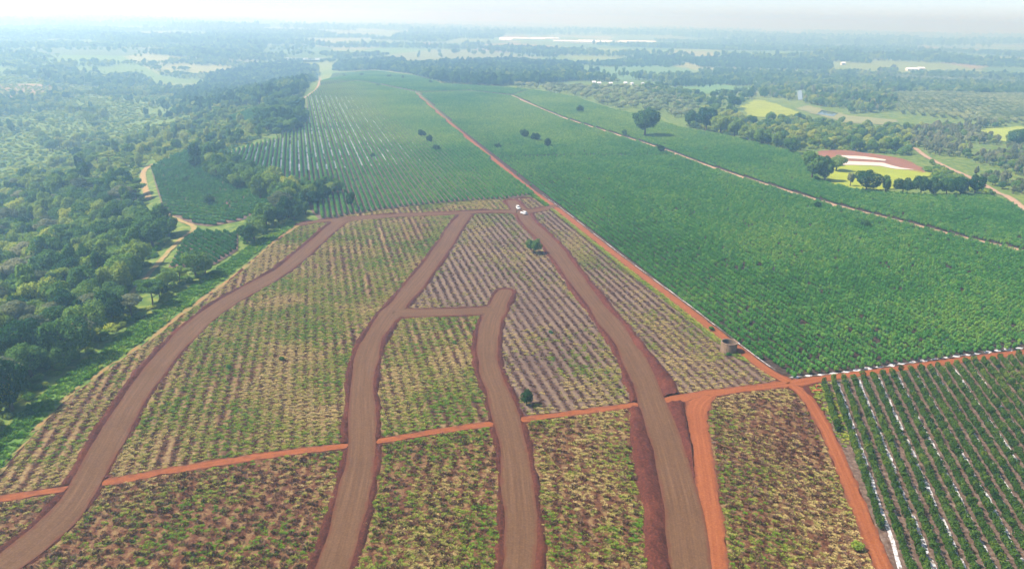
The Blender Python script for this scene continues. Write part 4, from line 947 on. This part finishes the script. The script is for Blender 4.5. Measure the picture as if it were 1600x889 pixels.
for k in single:
    x_, y_ = px[k], py[k]
    zone = ('by the grassy verge' if poly_sdf(P[k:k + 1], VERGE)[0] < 14 else 'beside the tan valley path' if Q_.f(P[k:k + 1])[0] < 14 else 'around the valley coffee plot' if poly_sdf(P[k:k + 1], KP['K5'])[0] < 16
            else 'at the lower left edge of the wood' if x_ < 130 and y_ > 420 else 'deep in the lower wood' if y_ > 400 else 'in the middle of the wooded valley' if y_ > 310 else 'on the upper valley side')
    base = '%s %s tree %s' % (colour_word(ix[k], t[k]), shape_word(ix[k]), zone); seen.setdefault(base, []).append(k)
for base, ks in seen.items():
    ks = sorted(ks, key=lambda k: px[k])
    for n_, k in enumerate(ks):
        lab = base if len(ks) == 1 else base + ', %s from left' % ordinal(n_ + 1)
        put_tree('forest_tree', P[k, 0], P[k, 1], int(ix[k]), float(s[k]), float(t[k]), lab, 'tree', 'trees of the wooded valley')
keep[single] = False
keep &= in_view(P3, 300, 300)
n = keep.sum()
sc = np.c_[s, s, s * rng.uniform(0.85, 1.15, len(s))][keep]
scatter('forest', P3[keep], ix[keep], rng.uniform(0, 6.283, n), sc, t[keep], TREE_COLL, 'hazy woods and tree belts over the valley and the far plain')
# undergrowth on the valley floor
P = clear_of(zone_points(VAL, 3.4), 1.5, True, False); P = P[in_view(P, 60, 60)]; n = len(P)
g = fbm(P[:, 0] / 30, P[:, 1] / 30, 27, 3)
scatter('valley_undergrowth', np.c_[P, H(P[:, 0], P[:, 1]) - 0.3], rng.integers(14, 17, n), rng.uniform(0, 6.283, n), np.c_[rng.uniform(0.4, 1.0, (n, 1)).repeat(2, 1), rng.uniform(0.3, 0.8, n)], np.clip(0.42 + (g - 0.5) * 1.6 + 0.25 * sstep(380, 560, P[:, 1]) + rng.normal(0, 0.15, n), 0, 1), TREE_COLL, 'dense green undergrowth on the valley floor')
P = clear_of(zone_points(FARL, 7.0, 0.35, 28, 50), 2, True, False); P = P[in_view(P, 60, 60)]; P = P[P[:, 1] < 1500]; n = len(P)
scatter('slope_undergrowth', np.c_[P, H(P[:, 0], P[:, 1]) - 0.3], rng.integers(14, 17, n), rng.uniform(0, 6.283, n), np.c_[rng.uniform(0.5, 1.3, (n, 1)).repeat(2, 1), rng.uniform(0.4, 1.0, n)], np.clip(0.72 + rng.normal(0, 0.18, n), 0, 1), TREE_COLL, 'light green scrub on the far valley slope')  # high tint, the scrub's sunlit look is painted into its leaves

# orchard of pale round trees
ORCH = poly([(800, 136), (830, 128), (900, 128), (980, 130), (1040, 142), (1075, 160), (1110, 185), (1070, 186), (1015, 178), (960, 172), (900, 152), (850, 146)])
P, jj, ii = lattice(ORCH, math.radians(8), 13.0, 13.0, np.zeros(2), 4.0); m = poly_sdf(P, ORCH) < 0; P = P[m]
for G in list(KP.values()): P = P[poly_sdf(P, G) > 3]
P = P[rng.uniform(size=len(P)) > 0.12]
for (x, y, r) in TREES_OUT: P = P[np.hypot(P[:, 0] - x, P[:, 1] - y) > r]
px, py, dz = project(np.c_[P, H(P[:, 0], P[:, 1])]); o_ = np.argsort(dz); P = P[o_][:290]; px = px[o_][:290]; py = py[o_][:290]
rank = np.argsort(np.argsort(px))
for k in range(len(P)):
    put_tree('orchard_tree', P[k, 0], P[k, 1], 11 + k % 3, float(rng.uniform(0.9, 1.35)), float(np.clip(rng.normal(0.55, 0.15), 0, 1)), 'pale round orchard tree, %s from picture left in the grove behind the coffee crest' % ordinal(int(rank[k]) + 1), 'tree', 'orchard grove of pale round trees')

# ------------------------------------------------------------------ small built things
def box_bm(bm, x0, x1, y0, y1, z0, z1, bevel=0.0):
    r = bmesh.ops.create_cube(bm, size=1.0); vs = r['verts']
    for v in vs: v.co = Vector(((x0 + x1) / 2 + v.co.x * (x1 - x0), (y0 + y1) / 2 + v.co.y * (y1 - y0), (z0 + z1) / 2 + v.co.z * (z1 - z0)))
    if bevel: bmesh.ops.bevel(bm, geom=list({e for v in vs for e in v.link_edges}), offset=bevel, segments=2, affect='EDGES')
    return vs
def bm_obj(name, bm, mat, parent=None, sm=False):
    me = bpy.data.meshes.new(name); bmesh.ops.recalc_face_normals(bm, faces=bm.faces); bm.to_mesh(me); bm.free()
    if sm: smooth(me)
    return link_mesh(name, me, parent, mat)

# concrete tank
M_CONC = plain('stained_concrete', (0.20, 0.13, 0.085, 1), 0.9, 0.2, 0.5, 1.1, bump=None)
M_DARKW = plain('dark_water', (0.03, 0.03, 0.025, 1), 0.25, 0.5, 0.2)
tp = at(1138, 549); tz = float(H(*tp))
tank = tag(empty('water_tank', (tp[0], tp[1], tz)), 'round open concrete tank standing in the cleared strip by the orange track', 'tank')
R_, HT, NP = 2.55, 3.4, 18
for k in range(NP):
    a0 = 2 * math.pi * k / NP + 0.012; a1 = 2 * math.pi * (k + 1) / NP - 0.012; V = []
    dr = float(rng.uniform(-0.015, 0.02))
    for a in (a0, (a0 + a1) / 2, a1):
        for r in (R_ + dr, R_ - 0.2):
            for z in (0.0, HT - 0.25): V.append((r * math.cos(a), r * math.sin(a), z))
    idx = lambda i, j, kz: i * 4 + j * 2 + kz; Fs = []
    for i in (0, 1):
        Fs += [[idx(i, 0, 0), idx(i + 1, 0, 0), idx(i + 1, 0, 1), idx(i, 0, 1)], [idx(i, 1, 0), idx(i, 1, 1), idx(i + 1, 1, 1), idx(i + 1, 1, 0)], [idx(i, 0, 1), idx(i + 1, 0, 1), idx(i + 1, 1, 1), idx(i, 1, 1)]]
    Fs += [[idx(0, 0, 0), idx(0, 0, 1), idx(0, 1, 1), idx(0, 1, 0)], [idx(2, 0, 0), idx(2, 1, 0), idx(2, 1, 1), idx(2, 0, 1)]]
    me = bpy.data.meshes.new('panel'); me.from_pydata(V, [], Fs); me.update(); link_mesh('panel', me, tank, M_CONC)
def ring(name, r1, r2, z0, z1, mat, parent, n=48):
    V = []; Fs = []
    for k in range(n):
        a = 2 * math.pi * k / n
        for r, z in ((r1, z0), (r2, z0), (r2, z1), (r1, z1)): V.append((r * math.cos(a), r * math.sin(a), z))
    for k in range(n):
        k2 = (k + 1) % n
        for j in range(4): j2 = (j + 1) % 4; Fs.append([k * 4 + j, k2 * 4 + j, k2 * 4 + j2, k * 4 + j2])
    me = bpy.data.meshes.new(name); me.from_pydata(V, [], Fs); me.update(); return link_mesh(name, me, parent, mat)
ring('rim', R_ - 0.24, R_ + 0.10, HT - 0.25, HT, M_CONC, tank); ring('base', R_ - 0.21, R_ + 0.16, -0.2, 0.12, M_CONC, tank); ring('lining', R_ - 0.3, R_ - 0.205, 0.0, HT - 0.3, plain('tank_lining', (0.12, 0.085, 0.065, 1), 0.9), tank)
bm = bmesh.new(); bmesh.ops.create_circle(bm, cap_ends=True, segments=40, radius=R_ - 0.3); bmesh.ops.translate(bm, verts=bm.verts, vec=(0, 0, 0.5)); bm_obj('water', bm, M_DARKW, tank)
q = at(1138, 554); o = put_tree('shrub', q[0], q[1] - 0.6, 14, 0.33, 0.1, 'small green shrub at the foot of the concrete tank', 'shrub')
q = at(1111, 516); put_tree('shrub', q[0], q[1], 15, 0.5, 0.25, 'green shrub beside the orange track above the concrete tank', 'shrub')
q = at(1338, 858); put_tree('shrub', q[0], q[1], 16, 0.55, 0.55, 'yellow-green shrub at the lower corner of the maroon plot', 'shrub')
for k, (a, b, lab) in enumerate([(711, 537, 'small green shrub inside the plot enclosed by roads'), (861, 521, 'small green shrub amid the mauve plot'), (440, 563, 'small green shrub in the broad cleared plot, upper one'), (357, 575, 'small green shrub in the broad cleared plot, lower one')]):
    q = at(a, b); put_tree('shrub', q[0], q[1], 14 + k % 3, 0.36, 0.3, lab, 'shrub')

# brick stacks at the crossing
M_BRICK = plain('fired_brick', (0.30, 0.09, 0.04, 1), 0.9, 0.1, 0.3, 5.0)
bm = bmesh.new(); box_bm(bm, -0.145, 0.145, -0.10, 0.10, 0, 0.19, 0.01); bmesh.ops.recalc_face_normals(bm, faces=bm.faces); BR = bpy.data.meshes.new('brick'); bm.to_mesh(BR); bm.free(); BR.materials.append(M_BRICK)
def stack(px_, py_, nx, ny, nz, rz, lab, top=0):
    q = at(px_, py_); e = tag(empty('brick_stack', (q[0], q[1], float(H(*q)) + 0.06), rz), lab, 'bricks')
    for c in range(nz + (1 if top else 0)):
        for a in range(nx if c < nz else top):
            for b in range(ny):
                o = bpy.data.objects.new('brick', BR); COL.objects.link(o); o.parent = e; o.location = ((a - nx / 2) * 0.30 + rng.uniform(-0.01, 0.01), (b - ny / 2) * 0.21, c * 0.195); o.rotation_euler = (0, 0, rng.uniform(-0.05, 0.05))
stack(1277, 611, 9, 4, 2, 0.15, 'low long stack of red bricks on the grass corner, nearer the crossing')
stack(1279, 605, 4, 3, 3, 0.1, 'small taller stack of red bricks just behind the long one', 2)

# cars
M_WHITE = plain('white_paint', (0.62, 0.62, 0.61, 1), 0.3, 0.5, 0.03); M_GLASS = plain('car_glass', (0.02, 0.025, 0.03, 1), 0.08, 0.6, 0.1); M_TYRE = plain('tyre_rubber', (0.02, 0.02, 0.02, 1), 0.9); M_RIM = plain('wheel_metal', (0.45, 0.45, 0.46, 1), 0.4, 0.5); M_LAMP = plain('lamp_glass', (0.6, 0.6, 0.58, 1), 0.15, 0.6); M_RLAMP = plain('rear_lamp', (0.35, 0.02, 0.02, 1), 0.2, 0.5)
def car(px_, py_, rz, lab, pickup):
    q = at(px_, py_); e = tag(empty('parked_car', (q[0], q[1], float(H(*q)) + 0.165), rz), lab, 'car', 'cars parked on the road end')
    prof = [(-2.25, 0.45), (-2.28, 0.85), (-2.2, 1.02), (0.95, 1.05), (1.9, 0.96), (2.22, 0.82), (2.28, 0.5), (2.2, 0.38), (-2.15, 0.38)]
    bm = bmesh.new(); L1 = [bm.verts.new((x, -0.9, z)) for x, z in prof]; L2 = [bm.verts.new((x, 0.9, z)) for x, z in prof]
    bm.faces.new(L1); bm.faces.new(L2[::-1])
    for k in range(len(prof)): k2 = (k + 1) % len(prof); bm.faces.new([L1[k2], L1[k], L2[k], L2[k2]])
    bmesh.ops.bevel(bm, geom=list(bm.edges), offset=0.07, segments=2, affect='EDGES'); body = bm_obj('body', bm, M_WHITE, e, True)
    x0 = -0.6 if pickup else -2.12
    cab = [(x0, 1.0), (x0 + 0.22, 1.68), (0.35, 1.70), (1.0, 1.03)]
    bm = bmesh.new(); L1 = [bm.verts.new((x, -0.82 + (0.12 if z > 1.3 else 0), z)) for x, z in cab]; L2 = [bm.verts.new((x, 0.82 - (0.12 if z > 1.3 else 0), z)) for x, z in cab]
    bm.faces.new(L1); bm.faces.new(L2[::-1])
    for k in range(4): k2 = (k + 1) % 4; bm.faces.new([L1[k2], L1[k], L2[k], L2[k2]])
    bmesh.ops.bevel(bm, geom=list(bm.edges), offset=0.05, segments=2, affect='EDGES'); bm_obj('cabin', bm, M_WHITE, e, True)
    def pane(name, pts):
        me = bpy.data.meshes.new(name); me.from_pydata(pts, [], [list(range(len(pts)))]); me.update(); link_mesh(name, me, e, M_GLASS)
    pane('windscreen', [(0.98, -0.66, 1.10), (0.98, 0.66, 1.10), (0.47, 0.58, 1.62), (0.47, -0.58, 1.62)])
    pane('rear_window', [(x0 + 0.01, -0.62, 1.12), (x0 + 0.17, -0.56, 1.6), (x0 + 0.17, 0.56, 1.6), (x0 + 0.01, 0.62, 1.12)])
    for s_ in (-1, 1):
        xs = np.linspace(x0 + 0.3, 0.62, 3 if not pickup else 2)
        for k in range(len(xs) - 1):
            a, b = xs[k] + 0.03, xs[k + 1] - 0.03
            pane('side_window', [(a, s_ * 0.826, 1.10), (b, s_ * 0.826, 1.10), (min(b, 0.35), s_ * 0.735, 1.6), (a, s_ * 0.735, 1.6)])
    for x in (-1.4, 1.4):
        for s_ in (-1, 1):
            w = ring('tyre', 0.2, 0.36, -0.12, 0.12, M_TYRE, e, 20); w.rotation_euler = (math.pi / 2, 0, 0); w.location = (x, s_ * 0.84, 0.36)
            rm = bmesh.new(); bmesh.ops.create_cone(rm, cap_ends=True, segments=16, radius1=0.205, radius2=0.17, depth=0.2); r_ = bm_obj('rim', rm, M_RIM, w)
    for s_ in (-1, 1):
        bm = bmesh.new(); box_bm(bm, 2.16, 2.27, s_ * 0.66 - 0.18, s_ * 0.66 + 0.18, 0.66, 0.82, 0.02); bm_obj('headlight', bm, M_LAMP, e)
        bm = bmesh.new(); box_bm(bm, -2.29, -2.2, s_ * 0.76 - 0.09, s_ * 0.76 + 0.09, 0.66, 0.92, 0.02); bm_obj('tail_light', bm, M_RLAMP, e)
    if pickup:
        bm = bmesh.new(); box_bm(bm, -2.12, -0.7, -0.78, 0.78, 1.03, 1.07); bm_obj('load_bed', bm, plain('bed_liner', (0.12, 0.12, 0.12, 1)), e)
_e = D_.L[-1] - D_.L[-8]; _h = math.atan2(_e[1], _e[0])
car(818.5, 335.3, _h + 0.45, 'white car parked lower down the road end, beside the junction', False)
car(809.5, 327.0, _h + math.pi, 'white car parked farther up the road end, above the other one', False)

# person by the cars: one skinned body
def person(px_, py_):
    q = at(px_, py_); J = {'pelvis': (0, 0, 0.95), 'waist': (0, 0.01, 1.1), 'chest': (0, 0.02, 1.35), 'neck': (0, 0.02, 1.5), 'head': (0, -0.01, 1.62), 'crown': (0, 0, 1.74)}
    E = [('pelvis', 'waist'), ('waist', 'chest'), ('chest', 'neck'), ('neck', 'head'), ('head', 'crown')]; Rr = {'pelvis': 0.15, 'waist': 0.135, 'chest': 0.16, 'neck': 0.06, 'head': 0.10, 'crown': 0.07}
    for s_, n_ in ((-1, 'l'), (1, 'r')):
        for nm, co, r, par in (('hip', (s_ * 0.1, 0, 0.9), 0.095, 'pelvis'), ('knee', (s_ * 0.12, -0.03, 0.5), 0.065, 'hip' + n_), ('ankle', (s_ * 0.13, 0.02, 0.09), 0.045, 'knee' + n_), ('toe', (s_ * 0.15, -0.15, 0.045), 0.04, 'ankle' + n_),
                               ('shoulder', (s_ * 0.19, 0.02, 1.42), 0.065, 'chest'), ('elbow', (s_ * 0.27, 0.05, 1.15), 0.045, 'shoulder' + n_), ('wrist', (s_ * 0.27, -0.06, 0.92), 0.032, 'elbow' + n_), ('hand', (s_ * 0.26, -0.09, 0.83), 0.035, 'wrist' + n_)):
            J[nm + n_] = co; Rr[nm + n_] = r; E.append((par, nm + n_))
    names = list(J); me = bpy.data.meshes.new('person'); me.from_pydata([J[n_] for n_ in names], [(names.index(a), names.index(b)) for a, b in E], [])
    o = link_mesh('person', me, None, None); sk = o.modifiers.new('skin', 'SKIN'); 
    if not me.skin_vertices: me.skin_vertices.new()
    for k, n_ in enumerate(names): me.skin_vertices[0].data[k].radius = (Rr[n_], Rr[n_]); me.skin_vertices[0].data[k].use_root = n_ == 'pelvis'
    o.modifiers.new('sub', 'SUBSURF').levels = 1
    t = NT('clothes'); tc = t.new('TexCoord'); sp = t.new('SeparateXYZ'); t.link(tc.outputs['Object'], sp.inputs[0])
    c = t.ramp(t.math('DIVIDE', sp.outputs[2], 1.8), [(0.0, (0.02, 0.02, 0.02, 1)), (0.05, (0.035, 0.035, 0.05, 1)), (0.55, (0.05, 0.05, 0.06, 1)), (0.82, (0.09, 0.045, 0.03, 1)), (0.93, (0.01, 0.01, 0.01, 1))], 'CONSTANT'); t.principled(c, 0.9)
    me.materials.append(t.m); o.location = (q[0], q[1], float(H(*q)) + 0.16)
    tag(o, 'person in dark clothes standing on the road between the white cars', 'person')
person(807.5, 334.2)

# far buildings
M_ROOF = plain('white_roof', (0.80, 0.80, 0.80, 1), 0.4, 0.4, 0.05); M_WALL = plain('pale_wall', (0.55, 0.52, 0.48, 1), 0.9, 0.2, 0.1); M_PLAST = plain('greenhouse_plastic', (0.82, 0.83, 0.83, 1), 0.35, 0.5, 0.04); M_DARK = plain('opening', (0.05, 0.05, 0.05, 1), 0.8)
def shed(name, px_, py_, ln, wd, hw, hr, rz, lab, cat='building', roof=M_ROOF, group=None, arch=False):
    q = at(px_, py_); e = tag(empty(name, (q[0], q[1], float(H(*q)) - 0.3), rz), lab, cat, group)
    bm = bmesh.new(); box_bm(bm, -ln / 2, ln / 2, -wd / 2, wd / 2, -1.5, hw); bm_obj('wall', bm, roof if arch else M_WALL, e)
    bm = bmesh.new(); prof = [(math.cos(a) * (wd / 2 + 0.4), hw + 0.02 + math.sin(a) * hr) for a in np.linspace(0, math.pi, 9)] if arch else [(wd / 2 + 0.8, hw + 0.02), (0, hw + hr), (-wd / 2 - 0.8, hw + 0.02)]
    L1 = [bm.verts.new((-ln / 2 - 0.6, y, z)) for y, z in prof]; L2 = [bm.verts.new((ln / 2 + 0.6, y, z)) for y, z in prof]
    bm.faces.new(L1); bm.faces.new(L2[::-1])
    for k in range(len(prof)): k2 = (k + 1) % len(prof); bm.faces.new([L1[k2], L1[k], L2[k], L2[k2]])
    bm_obj('roof', bm, roof, e)
    bm = bmesh.new(); box_bm(bm, -1.5, 1.5, -wd / 2 - 0.05, -wd / 2 + 0.1, 0, hw * 0.8); bm_obj('door', bm, M_DARK, e)
    TREES_OUT.append((q[0], q[1], ln / 2))
shed('farm_shed', 1424, 111, 30, 14, 5, 4, 0.1, 'long white-roofed shed amid the far plantation')
shed('farm_shed', 1438, 110, 22, 12, 5, 4, 0.35, 'second white-roofed shed adjoining the long one')
for k, (a, b, ln) in enumerate([(800, 62, 120), (826, 62.5, 160), (852, 62, 140), (880, 66.5, 90), (905, 67, 150), (930, 66, 170), (955, 68, 150), (985, 66.5, 120), (1008, 67, 110), (722, 58.5, 50), (858, 54, 80), (790, 64, 60)]):
    shed('greenhouse', a, b, ln, 34, 5, 5, 0.05, 'white greenhouse on the hazy plain, %s from picture left' % ordinal(sorted([800, 826, 852, 880, 905, 930, 955, 985, 1008, 722, 858, 790]).index(a) + 1), 'greenhouse', M_PLAST, 'greenhouses on the hazy plain', True)
for k, a in enumerate((534, 549, 566, 585)):
    shed('farm_hut', a, 109 - k * 0.5, 14, 8, 3, 2.5, 0.1, 'small pale-roofed hut, %s in the line below the crest wood' % ordinal(k + 1), 'hut', M_ROOF, 'huts below the crest wood')
shed('farm_hut', 1317, 102, 12, 9, 6, 3, 0.2, 'tiny white house among the far trees at the side', 'house')
for k, (a, b) in enumerate([(928, 131), (936, 132.5), (954, 133), (977, 132), (987, 133), (1004, 133)]):
    shed('farm_hut', a, b, 5, 4, 2.6, 2.0, 0.2 * k, 'tiny white hut at the grove edge, %s from picture left' % ordinal(k + 1), 'hut', M_ROOF, 'white huts behind the grove')

# ------------------------------------------------------------------ haze
def build_haze():
    bm = bmesh.new(); S = 50000; box_bm(bm, -S, S, -S, S, -120, 150)
    t = NT('haze_air'); pv = t.new('VolumePrincipled'); pv.inputs['Color'].default_value = (0.42, 0.70, 1.0, 1); pv.inputs['Absorption Color'].default_value = (1, 1, 1, 1)
    pv.inputs['Density'].default_value = HAZE_DENSITY; pv.inputs['Anisotropy'].default_value = 0.5
    t.link(pv.outputs[0], t.out.inputs['Volume'])
    o = bm_obj('haze', bm, t.m); o['kind'] = 'stuff'; o['label'] = 'pale blue haze over the whole countryside'
build_haze()
